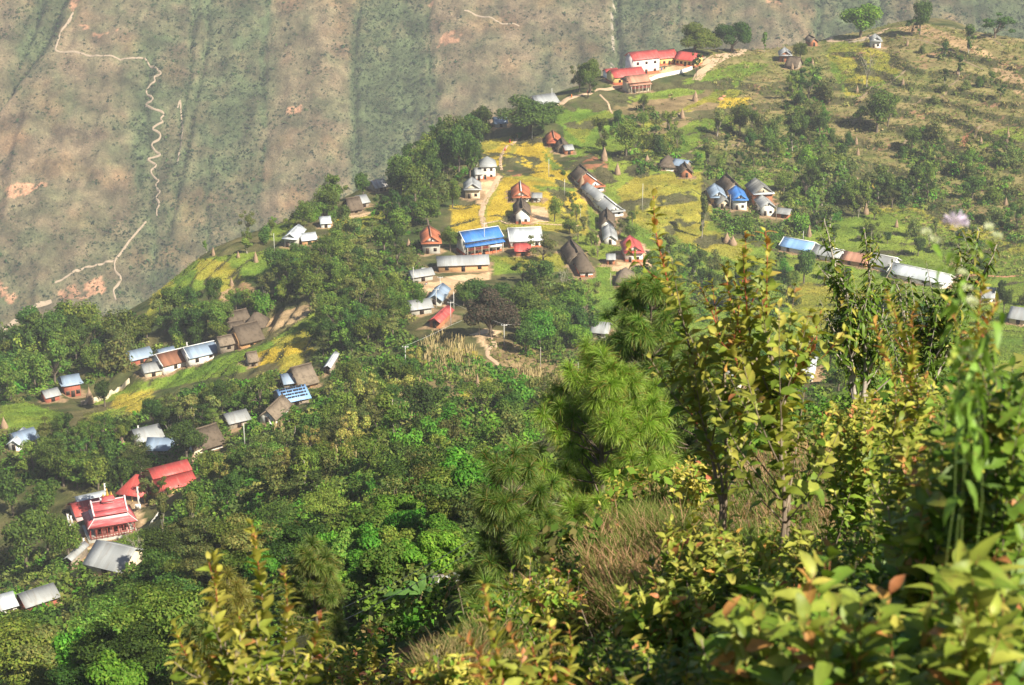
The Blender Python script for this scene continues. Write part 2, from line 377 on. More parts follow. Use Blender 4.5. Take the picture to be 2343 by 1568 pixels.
def hit(px, py, dmin=0):
    r = ray(px, py); p = r * DD[:, None]; ok = (p[:, 2] < hz(p[:, 0], p[:, 1])) & (DD > dmin)
    i = int(np.argmax(ok)) if ok.any() else len(DD) - 1
    q = p[max(i - 1, 0)] * .5 + p[i] * .5; q[2] = hz(q[0], q[1]) if ok.any() else q[2]
    return q, float(np.linalg.norm(q))

# ------------------------------------------------------------------ list of buildings
# key, px, py (front foot), facade px wide, wall px high, depth m, facing, yaw, wall, roof, flags, short name, label
B = [
('school_main',1478,170,58,34,8,'S',27,'white','red','W2 B','the white two-storey school block','white two-storey school block with a red sheet roof, on the ridge top'),
('school_left',1440,193,66,17,8,'S',27,'yellow','red','B W2','the low red-roofed school wing','low yellow school wing with red roof, left of the two-storey school block'),
('school_mid',1525,150,46,17,8,'S',27,'yellow','red','B W3','the middle school wing','yellow school wing with red roof, just right of the two-storey block'),
('school_right',1567,152,44,15,8,'S',-24,'yellow','red','B W4','the far school wing','red-roofed school wing closing the right end of the school yard'),
('school_shed',1402,180,24,12,5,'S',24,'white','red','','the small school shed','small red-roofed shed at the left end of the school'),
('stone_veranda',1462,212,44,24,7,'S',26,'cream','tilepale','V P','the veranda house below the school','house with pale tile roof and wooden veranda directly below the school'),
('ridge_white',1254,247,46,10,9,'S',30,'cream','tin','P','the pale tin house on the ridge','pale tin-roofed house on the ridge left of the school, with a pole beside it'),
('under_banyan',1146,292,26,8,6,'S',10,'grey','tinblue','','the hut under the banyan','low bluish tin hut half hidden under the big banyan'),
('tile_red_upper',1268,336,30,10,8,'G',4,'brick','tile','P','the tile house by the banyan','red tile-roofed house below the right edge of the big banyan'),
('thatch_upper',1287,350,26,10,6,'G',4,'stone','thatch','','the thatch hut beside the tile house','dark thatched hut just below the tile-roofed house by the banyan'),
('orange_shed',1302,354,18,12,4,'S',20,'mud','tin','','the small orange shed','small orange mud shed with a pale roof right of a thatched hut'),
('ridge_brick',1796,142,26,15,5.5,'G',4,'mud','tin','P','the brick hut on the ridge','orange brick house with grey tin roof beside the ridge track'),
('ridge_hut',1862,106,17,11,4.5,'G',25,'mud','thatchlight','','the brown hut on the ridge','small brown hut among trees on the ridge line'),
('ridge_two_tier',2003,111,23,16,5,'G',6,'white','tin','P','the white house below the spreading tree','narrow white house with a two-tier tin roof near the ridge top'),
('dark_thatch_r',1810,158,24,7,6,'S',-20,'stone','thatch','','the dark hut below the brick house','low dark thatched shed just below the brick house on the ridge'),
('conical_thatch',1525,390,32,9,6,'G',-4,'white','thatch','P H','the white thatched hut on the slope','white hut with steep grey thatch hip roof in the green slope'),
('tin_hut_mid',1553,390,28,12,5,'S',-24,'stone','tinblue','','the bluish tin hut on the slope','bluish tin-roofed hut between two thatched huts on the green slope'),
('brick_thatch',1571,407,25,13,5,'G',9,'mud','thatch','','the small brick hut on the slope','small orange brick hut with a thatch roof at the edge of the slope hamlet'),
('white_two_storey',1117,411,34,30,6,'G',4,'white','tin','B W2 H D','the white two-storey house','tall white two-storey house with grey hip roof and red base band on the spur'),
('white_lean',1096,414,16,16,5,'S',10,'white','tin','B','the white annexe','low white annexe left of the tall white two-storey house'),
('grey_two_storey',1081,455,36,22,6,'G',1,'cream','tin','W2 P','the grey-roofed stone house','cream two-storey house with broad grey tin roof beside the bare dirt yard'),
('tile_centre',1192,462,38,9,8.5,'G',2,'white','tile','P G R','the tile house in the yellow field','house with orange tile roof and white gable in the yellow field'),
('thatch_centre',1196,513,33,24,8,'G',3,'white','thatch','B','the white thatched house','white thatched house with red base band standing in the yellow field'),
('shelter_field',1228,463,20,9,3.5,'S',0,'wood','tinold','O','the open shelter','small open shelter on posts right of the orange tile house'),
('thatch_tile_back',1342,420,42,10,6,'G',18,'stone','thatch','','the grey thatch behind the tile house','grey thatched house directly behind an orange tile house'),
('tile_mid',1362,440,42,12,10,'G',22,'white','tile','P G R','the long orange tile house','long orange tile-roofed house with white gable beside a haystack'),
('grey_upper',1381,470,28,13,12,'G',22,'white','tin','G','the narrow grey-roofed house','narrow white house with long grey tin roof above the gabled tin house'),
('grey_gable',1408,500,40,14,10,'G',22,'white','tin','P G R','the gabled grey tin house','white gabled house with broad grey tin roof and red gable panel'),
('thatch_lower',1390,528,30,14,9,'G',2,'white','thatch','B','the thatched house above the red roof','white house with dark thatched roof between two tin-roofed houses'),
('grey_lower',1396,560,28,12,9,'G',3,'white','tin','','the small grey-roofed house','small white house with flat grey tin roof left of the red-roofed house'),
('red_gable',1450,598,42,24,7.5,'G',8,'white','red','B P G','the red-roofed white house','white house with bright red roof and white gable triangle'),
('long_thatch_back',1322,605,40,12,9,'G',11,'stone','thatch','','the upper long thatch','upper half of a long dark thatched house pair'),
('long_thatch',1342,634,30,16,11,'G',11,'white','thatch','H B','the lower long thatch','lower long dark thatched house with white end wall'),
('orange_hut',1397,606,18,12,3.5,'S',4,'mud','tin','','the orange hut','tiny orange mud hut between the long thatch and the red-roofed house'),
('cone_thatch',1430,656,36,10,6,'G',0,'stone','thatchlight','H','the grey thatch by the pine','grey hipped thatch hut partly hidden behind the pines'),
('blue_long',1106,583,82,36,7,'S',24,'white','blue','V B T W4','the blue-roofed two-storey house','long two-storey house with bright blue roof, blue awning and red balcony'),
('white_tin',1203,566,68,18,9,'S',8,'white','tinwhite','W3 B T','the white-roofed house','white house with bright pale tin roof right of the blue-roofed house'),
('red_front',1196,586,32,12,5,'S',8,'mud','red','','the red annexe','low red-roofed annexe in front of the white tin-roofed house'),
('tile_grey',987,580,42,26,8,'G',3,'grey','tile','P G W2','the grey house with tile roof','grey plastered two-storey house with orange tile roof among trees'),
('tin_orange',1060,622,112,17,6,'S',5,'ochre','tin','D','the long orange-walled shed','very long tin-roofed building with orange mud walls facing the dirt yard'),
('stall',968,643,44,8,4,'S',22,'grey','tin','','the flat grey stall','low flat grey stall at the upper edge of the dirt yard'),
('yard_tin',994,698,32,5,7,'G',-14,'grey','tinblue','','the bluish roof on the track','bluish tin shed roof beside the track leading to the dirt yard'),
('grey_tin_low',965,718,44,5,5,'S',18,'grey','tin','','the grey tin roof below the yard','wide grey tin roof below the dirt yard'),
('red_slope',994,750,26,7,7,'G',-22,'mud','red','','the steep red roof','red roof half buried in trees below the dirt yard'),
('pine_side_tin',1370,772,32,6,6,'S',-12,'grey','tin','','the tin roof behind the pine','tin roof corner showing between green trees and the tall pines'),
('bl_pale',1643,466,34,15,7.5,'G',9,'ochre','tinblue','P G','the pale blue-roofed house','ochre-gabled house with pale bluish tin roof, leftmost of the slope hamlet'),
('bl_lower',1658,478,30,10,9,'G',12,'cream','slate','','the slate lean-to','narrow slate-roofed house just below the pale bluish roof'),
('bl_thatch',1680,446,36,14,8,'G',18,'stone','thatch','','the dark thatch behind the blue roof','dark thatched house directly behind the bright blue gabled house'),
('bl_blue',1692,481,32,24,8,'G',9,'white','blue','P G','the bright blue gabled house','white house with bright blue gabled roof among slope houses'),
('bl_slate',1745,465,46,22,8,'G',17,'mud','slate','P G','the slate-roofed brick house','tall brick house with checkered slate roof and cream gable'),
('bl_white',1756,497,30,20,7,'G',16,'white','tin','G','the white house below the slate roof','white house with pale tin roof in front of the slate-roofed brick house'),
('bl_shed',1790,500,26,8,4,'S',-14,'mud','tinold','','the dark shed','small dark shed at the right end of the blue-roof hamlet'),
('ridge_rust',872,437,24,6,6,'S',28,'stone','rust','','the rusty roof in the wood','rusty sheet roof among trees on the left ridge'),
('ridge_thatch',815,487,26,6,6,'S',24,'stone','thatch','','the thatch on the left ridge','dark thatch roof on the left ridge below the rusty roof'),
('ridge_tin',834,474,20,6,6,'S',26,'stone','tin','','the tin roof on the left ridge','grey tin roof just above a dark thatch roof on the left ridge'),
('left_gable',664,566,34,22,9,'G',-18,'grey','tinwhite','P','the white-gabled house on the terraces','grey-walled house with bright gable and tin roof on the upper left terraces'),
('left_tin',708,560,34,12,6,'S',14,'ochre','tinwhite','','the bright tin hut on the terraces','bright tin-roofed hut right of the white-gabled terrace house'),
('left_tin_up',746,521,24,10,6,'S',8,'white','tinwhite','','the upper terrace hut','small white hut behind trees, farthest up the left terraces'),
('thatch_a',548,778,34,16,7,'S',22,'ochre','thatch','W2','the leftmost brown thatch','ochre two-storey house under brown thatch, leftmost of the thatched cluster'),
('thatch_b',552,752,44,10,7,'S',26,'stone','thatch','','the top brown thatch','topmost brown thatched roof of the cluster'),
('thatch_c',583,757,44,12,7,'S',-14,'stone','thatch','H','the round-ended thatch','round-ended dark thatch at the right end of the thatched cluster'),
('thatch_d',576,785,54,9,9,'S',28,'ochre','thatch','','the broad brown thatch','broad brown thatched house with ochre wall, front right of the cluster'),
('thatch_e',524,797,40,5,4,'S',22,'stone','thatchlight','','the low thatch shed','low pale thatched shed at the lower left foot of the cluster'),
('long_blue',467,824,70,7,8,'S',24,'white','tinblue','T','the long pale-blue shed','long pale-blue tin-roofed building at the end of the terraced field'),
('brown_tile',402,842,60,8,9,'S',26,'white','browntile','T R','the brown tile house','brown tile-roofed house left of the long pale-blue shed'),
('blue_back_left',325,832,54,8,7,'S',24,'brick','tinblue','','the left bluish roof','bluish tin-roofed house at the left end of the row'),
('blue_back_mid',388,826,34,6,6,'S',24,'white','tinblue','','the hidden bluish roof','bluish roof just behind the brown tile house'),
('grey_lean',352,862,40,8,6,'S',16,'cream','tinold','','the grey lean-to','flat grey lean-to below the brown tile house'),
('brick_tall',168,908,38,30,7,'S',12,'brick','tinblue','P W2','the tall brick-red house','tall brick-red house with bluish two-tier roof beside a haystack'),
('brick_lean',122,918,32,8,5,'S',22,'brick','tin','','the lean-to of the brick-red house','low tin lean-to left of the tall brick-red house'),
('left_white_a',66,1020,46,14,7,'S',26,'white','tinblue','','the white house by the left edge','white house with upturned bluish tin roof near the left edge'),
('left_white_b',33,1032,30,16,7,'G',-20,'white','tinwhite','','the leftmost white house','small white house with pale roof, nearest the left edge'),
('flag_tin',346,1018,58,10,8,'S',22,'grey','tin','','the tin roof with the flag pole','tin-roofed house with white flag pole left of the round dome tree'),
('blue_low',368,1045,66,8,7,'S',-14,'cream','tinblue','','the bluish roof under the dome tree','bluish tin roof below the round dome tree'),
('white_wall_house',478,1030,70,8,8,'S',30,'white','thatch','','the long white-walled thatch','long thatched house with white wall right of the dome tree'),
('dotted_tin',678,925,64,8,8,'S',22,'stone','ltblue','','the dotted tin roof','blue-white tin roof weighed down with dark stones'),
('mid_thatch',704,888,44,6,8,'S',28,'ochre','thatchlight','','the pale thatch above the dotted roof','pale brown thatch just above the stone-weighted tin roof'),
('mid_blue',668,890,36,7,6,'S',14,'stone','tinblue','','the blue-grey roof by the pale thatch','blue-grey tin roof left of the pale thatch'),
('panel_roof',750,856,16,5,8,'G',-14,'stone','tinwhite','','the small white panel roof','small narrow white roof among trees right of the pale thatch'),
('lower_thatch',612,970,44,10,8,'G',-24,'white','thatchlight','','the thatch among the bamboos','brownish thatched house half hidden below the stone-weighted roof'),
('lower_grey',548,976,48,7,6,'S',24,'stone','tinold','','the old grey roof','old grey roof in trees left of the thatch among bamboos'),
('field_shack',580,838,22,6,4,'S',16,'stone','thatchlight','','the field shack','tiny brown shack standing alone in the green terrace field'),
('red_big',406,1118,78,14,10,'S',22,'yellow','red','A','the big red-roofed hall','big hall with two-level bright red roof and yellow wall near the temple'),
('temple_side',214,1165,64,8,5,'S',16,'palepink','tinwhite','','the pale strip roof behind the temple','narrow pale tin roof immediately behind the temple'),
('temple_left',205,1188,60,10,7,'S',16,'palepink','red','','the red wing behind the temple','red-roofed wing behind the left side of the temple'),
('pavilion',303,1158,66,16,11,'S',-26,'yellow','red','O H','the red pavilion','red hip-roofed pavilion on yellow pillars right of the temple'),
('grey_gable_low',240,1318,84,12,9,'S',-36,'cream','tin','G2','the big grey gabled house','big pale grey tin-roofed gabled house below the temple'),
('tiny_gable',158,1297,22,10,6,'G',-30,'stone','tin','','the small hut by the big grey house','small hut with pale roof left of the big grey gabled house'),
('low_grey_a',98,1392,72,6,5,'S',24,'brick','tinold','','the long dull grey roof','long dull grey roof at the lower left'),
('low_grey_b',24,1408,34,8,5,'S',18,'white','tinwhite','','the bright roof in the left corner','bright tin roof at the left edge below the long dull grey roof'),
('banana_tin',1030,1358,70,3,1.0,'S',14,'stone','rust','','the rusty roof by the banana plant','low rusty tin roof in the foliage beside the banana plant'),
('r_blue',1818,583,64,12,6.5,'S',-24,'white','ltblue','T','the sky-blue roofed house','white house with long sky-blue roof, left end of the right-hand row'),
('r_grey_a',1886,596,58,10,6,'S',-24,'white','tin','T','the grey-white house behind saplings','white house with grey-white tin roof right of the sky-blue roofed house'),
('r_brown',1955,609,54,8,6,'S',-18,'ochre','tilepale','','the brown roof in the right-hand row','brown-roofed house in the middle of the right-hand row'),
('r_grey_b',2010,618,54,10,7,'S',-22,'white','tinold','T','the grey house beside the brown roof','white grey-roofed house right of the brown roof in the row'),
('r_white_long',2095,648,122,13,7,'S',-24,'white','tinwhite','T','the long pale row house','very long pale tin-roofed row house at the right'),
('r_far',2254,690,26,10,7,'S',-10,'white','tin','','the far right tin house','small tin-roofed house behind leaves near the right edge'),
('r_far_low',2328,740,38,10,7,'S',-10,'cream','tin','','the tin house at the right edge','tin roof behind blurred leaves at the right edge'),
('r_mid_a',1838,868,40,8,6,'S',-6,'white','tinwhite','','the pale roof between the saplings','pale tin roof seen through sapling leaves in the valley'),
('r_mid_b',1677,884,34,6,6,'S',-6,'white','tin','','the grey roof between the sapling trunks','small grey roof seen between two sapling trunks'),
]
PLACE = {}
BOX = []   # picture rectangles kept free of foliage
for k, px, py, ap, hp, dep, fac, yaw, *_ in B:
    if px < 800 and py > 500 and k != 'red_big': ap *= .88; dep *= .82
    p, d = hit(px, py, 45); sc = d / F
    a = math.atan2(px - PW / 2, F); rz = R(yaw) - a
    W_, L_ = (ap * sc * .94, dep * 1.3) if fac == 'G' else (dep, ap * sc / max(0.75, math.cos(R(yaw)) ))
    h = hp * sc * 1.07
    ext = (L_ if fac == 'G' else W_) / 2
    fwd = np.array([math.sin(a), math.cos(a)])
    dirn = np.array([-math.sin(rz), math.cos(rz)])
    c = p[:2] + dirn * ext
    rot = rz if fac == 'G' else rz + PI / 2
    z0 = float(hz(*c)) * .3 + p[2] * .7
    PLACE[k] = (c[0], c[1], z0, rot, W_, L_, max(h, 1.9) if d > 150 else .5, d)
    BOX.append((px - ap * .55, py - hp - (26 if fac == 'G' else 22) * (ap / 40 if fac == 'G' else 1), px + ap * .55, py, d))
    # level the ground under the house
    hw, hl = W_ / 2 + 1.5, L_ / 2 + 1.5
    j0, j1 = int((c[1] - 20 - GY0) / ST), int((c[1] + 20 - GY0) / ST); i0, i1 = int((c[0] - 20 - GX0) / ST), int((c[0] + 20 - GX0) / ST)
    if j0 < 0 or i0 < 0: continue
    xs, ys = X[j0:j1, i0:i1] - c[0], Y[j0:j1, i0:i1] - c[1]
    u = np.abs(xs * math.cos(rot) + ys * math.sin(rot)) - hw; v = np.abs(-xs * math.sin(rot) + ys * math.cos(rot)) - hl
    wgt = 1 - np.clip(np.maximum(u, v) / 4, 0, 1)
    H[j0:j1, i0:i1] = H[j0:j1, i0:i1] * (1 - wgt) + z0 * wgt
BOX.append((165, 1130, 305, 1245, 430))
# temple
pt, dt = hit(243, 1238); PLACE['temple'] = (pt[0], pt[1] + 4.5, pt[2], 0, 0, 0, 0, dt)
xs, ys = X - pt[0], Y - pt[1] - 4.5
wgt = 1 - np.clip((np.hypot(xs, ys) - 9) / 5, 0, 1); H = H * (1 - wgt) + pt[2] * wgt

# ------------------------------------------------------------------ ground colours (what grows or lies where)
PX, PY = project(X, Y, H)
jx = PX + 9 * (fbm(X / 9, Y / 9, 21) - .5) + 5 * (fbm(X / 2.5, Y / 2.5, 23) - .5); jy = PY + 7 * (fbm(X / 9, Y / 9, 22) - .5)
n1 = fbm(X / 22, Y / 22, 31); n2 = fbm(X / 5, Y / 5, 32); n3 = fbm(X / 1.7, Y / 1.7, 33, 2)
def lerp(a, b, t): return np.asarray(a) + (np.asarray(b) - np.asarray(a)) * t[..., None]
Ccol = lerp((0.055, 0.075, 0.022), (0.15, 0.13, 0.055), np.clip((n1 * .6 + n2 * .6 - .45) * 3, 0, 1))
DRY = [(1620,110),(2080,50),(2342,90),(2342,640),(2200,640),(2050,500),(1900,470),(1780,480),(1700,400),(1590,330),(1640,240)]
m = inpoly(jx, jy, DRY)
dryc = lerp((0.13, 0.15, 0.038), (0.26, 0.21, 0.09), np.clip((n1 * .7 + n2 * .7 - .42) * 2.2, 0, 1))
Ccol[m] = dryc[m]
CLS = {'green': ((0.11, 0.19, 0.024), (0.22, 0.27, 0.038)), 'mixed': ((0.17, 0.21, 0.028), (0.34, 0.29, 0.045)), 'yellow': ((0.40, 0.29, 0.028), (0.55, 0.41, 0.05)),
       'ygreen': ((0.22, 0.24, 0.035), (0.42, 0.33, 0.05)), 'dirt': ((0.54, 0.36, 0.20), (0.68, 0.49, 0.30)), 'redsoil': ((0.28, 0.12, 0.06), (0.38, 0.18, 0.10)),
       'stubble': ((0.34, 0.22, 0.11), (0.44, 0.31, 0.17)), 'dark': ((0.045, 0.06, 0.02), (0.075, 0.085, 0.03)), 'dry': ((0.17, 0.14, 0.06), (0.28, 0.2, 0.1))}
FIELDS = [
('green',[(1240,260),(1400,235),(1560,185),(1700,140),(1760,150),(1650,215),(1700,280),(1640,330),(1600,400),(1640,520),(1720,560),(1800,600),(2342,640),(2342,860),(1560,880),(1380,760),(1310,650),(1380,600),(1290,560),(1350,520),(1330,400),(1290,350),(1290,290)]),
('mixed',[(1290,290),(1400,250),(1450,240),(1420,270),(1350,300),(1330,330)]),
('mixed',[(1450,290),(1560,235),(1680,195),(1700,215),(1600,260),(1520,300),(1560,340),(1470,350)]),
('dry',[(1380,250),(1450,235),(1600,215),(1640,190),(1640,205),(1600,232),(1460,290),(1450,270)]),
('dry',[(1480,300),(1620,235),(1660,240),(1560,290),(1490,318)]),
('mixed',[(1460,400),(1600,395),(1630,470),(1610,540),(1500,540),(1440,500),(1410,440)]),
('mixed',[(1540,520),(1640,530),(1740,580),(1700,600),(1560,560)]),
('yellow',[(1650,225),(1720,225),(1700,250),(1640,260)]),
('green',[(1895,110),(1990,105),(2040,140),(2060,180),(1960,220),(1920,210),(1900,160)]),
('mixed',[(1900,100),(1980,100),(2050,135),(2080,150),(2010,190),(1930,170),(1890,130)]),
('ygreen',[(1930,180),(1990,170),(1980,215),(1930,220)]),
('green',[(2230,310),(2342,280),(2342,330),(2240,340)]),
('redsoil',[(2180,330),(2225,295),(2240,300),(2200,345)]),('redsoil',[(2250,300),(2265,300),(2255,330)]),
('stubble',[(2040,65),(2120,58),(2250,110),(2342,180),(2342,230),(2240,130),(2140,90)]),
('yellow',[(1930,395),(1990,410),(2010,440),(1985,452),(1965,430)]),
('stubble',[(1900,390),(1930,395),(1970,440),(1940,430)]),
('green',[(1670,410),(1760,390),(1790,410),(1740,440),(1690,430)]),
('green',[(1780,430),(1850,420),(1870,470),(1790,470)]),
('mixed',[(1990,475),(2160,480),(2342,520),(2342,600),(2080,560),(2000,520)]),
('mixed',[(1800,640),(2050,680),(2200,740),(2150,800),(1880,760),(1790,690)]),
('green',[(1700,590),(1780,540),(1900,505),(2080,480),(2200,540),(2342,590),(2342,650),(2000,650),(1800,640)]),
('dirt',[(1440,545),(1480,560),(1500,610),(1450,625),(1400,620),(1395,585),(1440,580)]),
('ygreen',[(1100,325),(1190,308),(1250,318),(1270,370),(1310,400),(1340,430),(1345,540),(1240,525),(1105,525),(1110,450),(1160,405),(1100,370)]),
('yellow',[(1115,348),(1150,328),(1180,318),(1165,345),(1140,385),(1115,392)]),
('yellow',[(1185,315),(1235,320),(1250,350),(1285,380),(1300,410),(1290,425),(1245,412),(1215,405),(1195,380),(1170,372)]),
('yellow',[(1155,405),(1200,415),(1310,430),(1335,460),(1250,480),(1215,455),(1180,450),(1150,500),(1112,512),(1120,470)]),
('yellow',[(1030,472),(1102,470),(1097,500),(1105,532),(1030,535)]),
('green',[(1215,425),(1310,428),(1320,440),(1240,440)]),('green',[(1240,345),(1290,390),(1262,390)]),
('dark',[(1155,375),(1195,372),(1215,405),(1160,402)]),('redsoil',[(1150,388),(1185,395),(1195,405),(1155,402)]),
('redsoil',[(1320,370),(1350,352),(1390,375),(1390,385),(1335,388)]),
('dirt',[(1088,400),(1142,398),(1148,408),(1125,440),(1105,470),(1090,465),(1092,430)]),
('dirt',[(1212,470),(1250,475),(1258,510),(1215,512)]),
('dirt',[(940,650),(1010,636),(1120,622),(1118,640),(1065,650),(1050,660),(1035,690),(1015,705),(990,700),(1000,680),(940,668)]),
('green',[(1120,585),(1200,590),(1210,625),(1130,630)]),('mixed',[(1140,590),(1300,580),(1290,620),(1200,625)]),
('dirt',[(1080,765),(1110,752),(1150,758),(1130,775),(1165,800),(1150,815),(1110,800)]),
('dry',[(1110,770),(1200,775),(1290,820),(1340,830),(1330,880),(1180,850),(1120,810)]),
('ygreen',[(1000,800),(1090,800),(1100,850),(1000,860)]),('yellow',[(1280,850),(1330,850),(1320,878),(1285,875)]),
('dry',[(900,860),(1130,820),(1250,850),(1200,900),(1100,950),(1050,1000),(950,1050),(880,1000)]),
('ygreen',[(1080,880),(1130,860),(1110,900),(1040,920)]),
('green',[(355,700),(375,640),(450,595),(520,585),(640,570),(660,620),(600,640),(470,660),(400,690),(350,720)]),
('ygreen',[(445,640),(455,592),(520,600),(560,640),(530,690),(500,690),(500,650)]),
('stubble',[(500,670),(560,645),(580,660),(570,690),(510,695)]),
('ygreen',[(330,740),(350,680),(380,640),(400,650),(365,690),(350,740),(320,765),(310,760)]),
('green',[(600,520),(700,505),(690,560),(600,550)]),('green',[(640,570),(680,560),(690,620),(640,640)]),
('mixed',[(740,500),(900,480),(880,530),(760,560)]),('dirt',[(796,493),(860,482),(862,490),(800,500)]),
('stubble',[(620,720),(720,690),(735,705),(670,740),(610,760)]),
('green',[(350,870),(500,820),(620,780),(720,710),(740,730),(700,780),(560,850),(420,880),(330,900),(200,930),(300,880)]),
('yellow',[(560,820),(640,790),(710,770),(710,810),(620,830),(570,845)]),('ygreen',[(620,780),(720,745),(725,770),(640,800)]),
('ygreen',[(640,820),(720,800),(700,870),(640,870)]),
('ygreen',[(270,905),(350,890),(345,940),(280,950),(255,930)]),
('green',[(0,930),(60,920),(150,950),(120,980),(0,985)]),('green',[(200,950),(290,930),(290,1000),(210,1010)]),
('dirt',[(1470,184),(1500,160),(1560,148),(1588,152),(1582,162),(1530,174),(1490,187)]),
('green',[(210,1230),(300,1215),(385,1215),(370,1260),(330,1290),(240,1265)]),
('dirt',[(155,1180),(185,1200),(200,1240),(285,1225),(310,1150),(330,1180),(320,1215),(240,1250),(170,1260),(150,1230)]),
('redsoil',[(870,1480),(960,1470),(950,1530),(860,1550)]),
('green',[(600,1000),(690,960),(700,990),(620,1010)]),
]
for c, poly in FIELDS:
    m = inpoly(jx, jy, poly); a, b = CLS[c]
    t = np.clip((n1 * .9 + n2 * .4 + n3 * .3 - .5) * 1.8, 0, 1)
    Ccol[m] = lerp(a, b, t)[m]
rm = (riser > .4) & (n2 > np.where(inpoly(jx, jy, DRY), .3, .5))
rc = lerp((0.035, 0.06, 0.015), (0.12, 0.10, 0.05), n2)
isd = np.zeros(H.shape, bool)
for k_, (cx, cy, z0, rot, W_, L_, h_, d_) in PLACE.items():      # trodden earth round each house
    if d_ < 150: continue
    if k_ == 'temple': W_, L_ = 9, 11
    j0_, j1_ = int((cy - 22 - GY0) / ST), int((cy + 22 - GY0) / ST); i0_, i1_ = int((cx - 22 - GX0) / ST), int((cx + 22 - GX0) / ST); s_ = (slice(j0_, j1_), slice(i0_, i1_))
    xs, ys = X[s_] - cx, Y[s_] - cy; u = np.abs(xs * math.cos(rot) + ys * math.sin(rot)) - W_ / 2; v = np.abs(-xs * math.sin(rot) + ys * math.cos(rot)) - L_ / 2
    mk = np.maximum(u, v) < .6 + 3.2 * (n2[s_] + .5 * n3[s_] - .45); cc_ = Ccol[s_]; cc_[mk] = lerp((0.22, 0.155, 0.085), (0.40, 0.27, 0.16), n3[s_])[mk]; Ccol[s_] = cc_; isd[s_] |= mk
for c, poly in FIELDS:
    if c == 'dirt': isd |= inpoly(jx, jy, poly)
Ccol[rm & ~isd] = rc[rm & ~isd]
HRED = (np.abs(n1 - .64) < .006) & inpoly(jx, jy, DRY); Ccol[HRED] = (0.30, 0.17, 0.10)
print('ground colours', time.time() - T0)

def grid_mesh(name, X, Y, Z, col, mat, smooth=True):
    ny, nx = X.shape; V = np.stack([X, Y, Z], -1).reshape(-1, 3)
    i = np.arange(nx - 1)[None] + np.arange(ny - 1)[:, None] * nx; i = i.ravel()
    return npmesh(name, V, np.stack([i, i + 1, i + nx + 1, i + nx], 1), mat, col.reshape(-1, 3), smooth)
j0 = int((32 - GY0) / ST)
link('hillside', grid_mesh('hillside', X[j0:], Y[j0:], H[j0:], Ccol[j0:], M['hill']))['kind'] = 'structure'
for xa, xb in ((-760, -329), (329, 760)):      # the hill carries on to both sides
    ex, ey = np.meshgrid(np.arange(xa, xb + 1, 9.0), np.arange(30, 1011, 9.0)); xe = np.clip(ex, GX0, GX1); ez = bil(H, GX0, GY0, ST, xe, ey) - .22 * np.abs(ex - xe) + 9 * (fbm(ex / 70, ey / 70, 91) - .5) * np.clip(np.abs(ex - xe) / 40, 0, 1)
    ec = lerp((0.055, 0.075, 0.022), (0.16, 0.15, 0.06), np.clip(fbm(ex / 30, ey / 30, 92) * 2 - .5, 0, 1)); link('hillside', grid_mesh('hillside', ex, ey, ez, ec, M['hill']))['kind'] = 'structure'
# ground just below the viewpoint
nx_, ny_ = np.meshgrid(np.arange(-16, 24, .16), np.arange(-8, 32.6, .16))
Zn = nearz(nx_, ny_)
Zm = macro(nx_, ny_); Zn = np.maximum(Zn, np.where(ny_ > 24, Zm, -1e3))
t1 = fbm(nx_ / 2.2, ny_ / 2.2, 41); t2 = fbm(nx_ * 2, ny_ * 2, 42)
cn = lerp((0.10, 0.085, 0.04), (0.30, 0.21, 0.12), np.clip((t1 + t2 - .75) * 2, 0, 1))
link('ground', grid_mesh('ground', nx_, ny_, Zn, cn, M['near']))['kind'] = 'structure'
def hz(x, y, H=H):
    x = np.asarray(x, float); y = np.asarray(y, float)
    return np.where(y < 32, bil(Zn, -16, -8, .16, x, y), bil(H, GX0, GY0, ST, x, y))

# ------------------------------------------------------------------ the far mountain
mx = np.arange(-760, 760, 2.2); my = np.concatenate([np.arange(1010, 1330, 12.0), np.arange(1330, 1760, 1.8), np.arange(1765, 2200, 12.0)])
MX, MY = np.meshgrid(mx, my)
def mplane(x, y): return -628 + 0.72 * (y - 1322) + 0.05 * x * 0
ZB = np.maximum(mplane(MX, MY), -640 + 0 * MX); ZB = np.minimum(ZB, -60 + .1 * (MY - 2100))
ZB = np.where(MY < 1322, -628 + 0.25 * np.maximum(0, 1200 - MY), ZB)
mpx, mpy = project(MX, MY, mplane(MX, MY))
K0 = [(-400,.5),(0,.3),(60,.8),(130,.6),(175,.15),(300,.3),(330,.5),(430,.42),(480,.7),(600,.62),(640,.2),(700,.3),(800,.45),(830,.85),(955,.85),(985,.15),(1150,.25),(1380,.38),(1412,.85),(1545,.72),(1575,.5),(1700,.2),(1850,.3),(1872,.9),(2000,.85),(2025,.5),(2180,.6),(2342,.8),(2800,.5)]
K1 = [(-400,.5),(0,.15),(150,.12),(280,.2),(318,.72),(350,.7),(372,.5),(420,.35),(455,.5),(485,.72),(590,.75),(612,.2),(700,.32),(790,.25),(812,.85),(985,.82),(1010,.2),(1250,.35),(1500,.5),(2800,.4)]
K2 = [(-400,.5),(0,.4),(120,.35),(250,.5),(330,.7),(420,.5),(480,.35),(560,.45),(700,.2),(800,.6),(1000,.6),(2800,.4)]
def green_at(px, py):
    px = px + 26 * (fbm(px / 60, py / 110, 51) - .5) + 16 * (fbm(px / 14, py / 22, 53) - .5)
    g0 = np.interp(px, *zip(*K0)); g1 = np.interp(px, *zip(*K1)); g2 = np.interp(px, *zip(*K2)); t = np.clip(py / 350, 0, 2)
    return np.where(t < 1, g0 + (g1 - g0) * t, g1 + (g2 - g1) * (t - 1))
g = green_at(mpx, mpy)
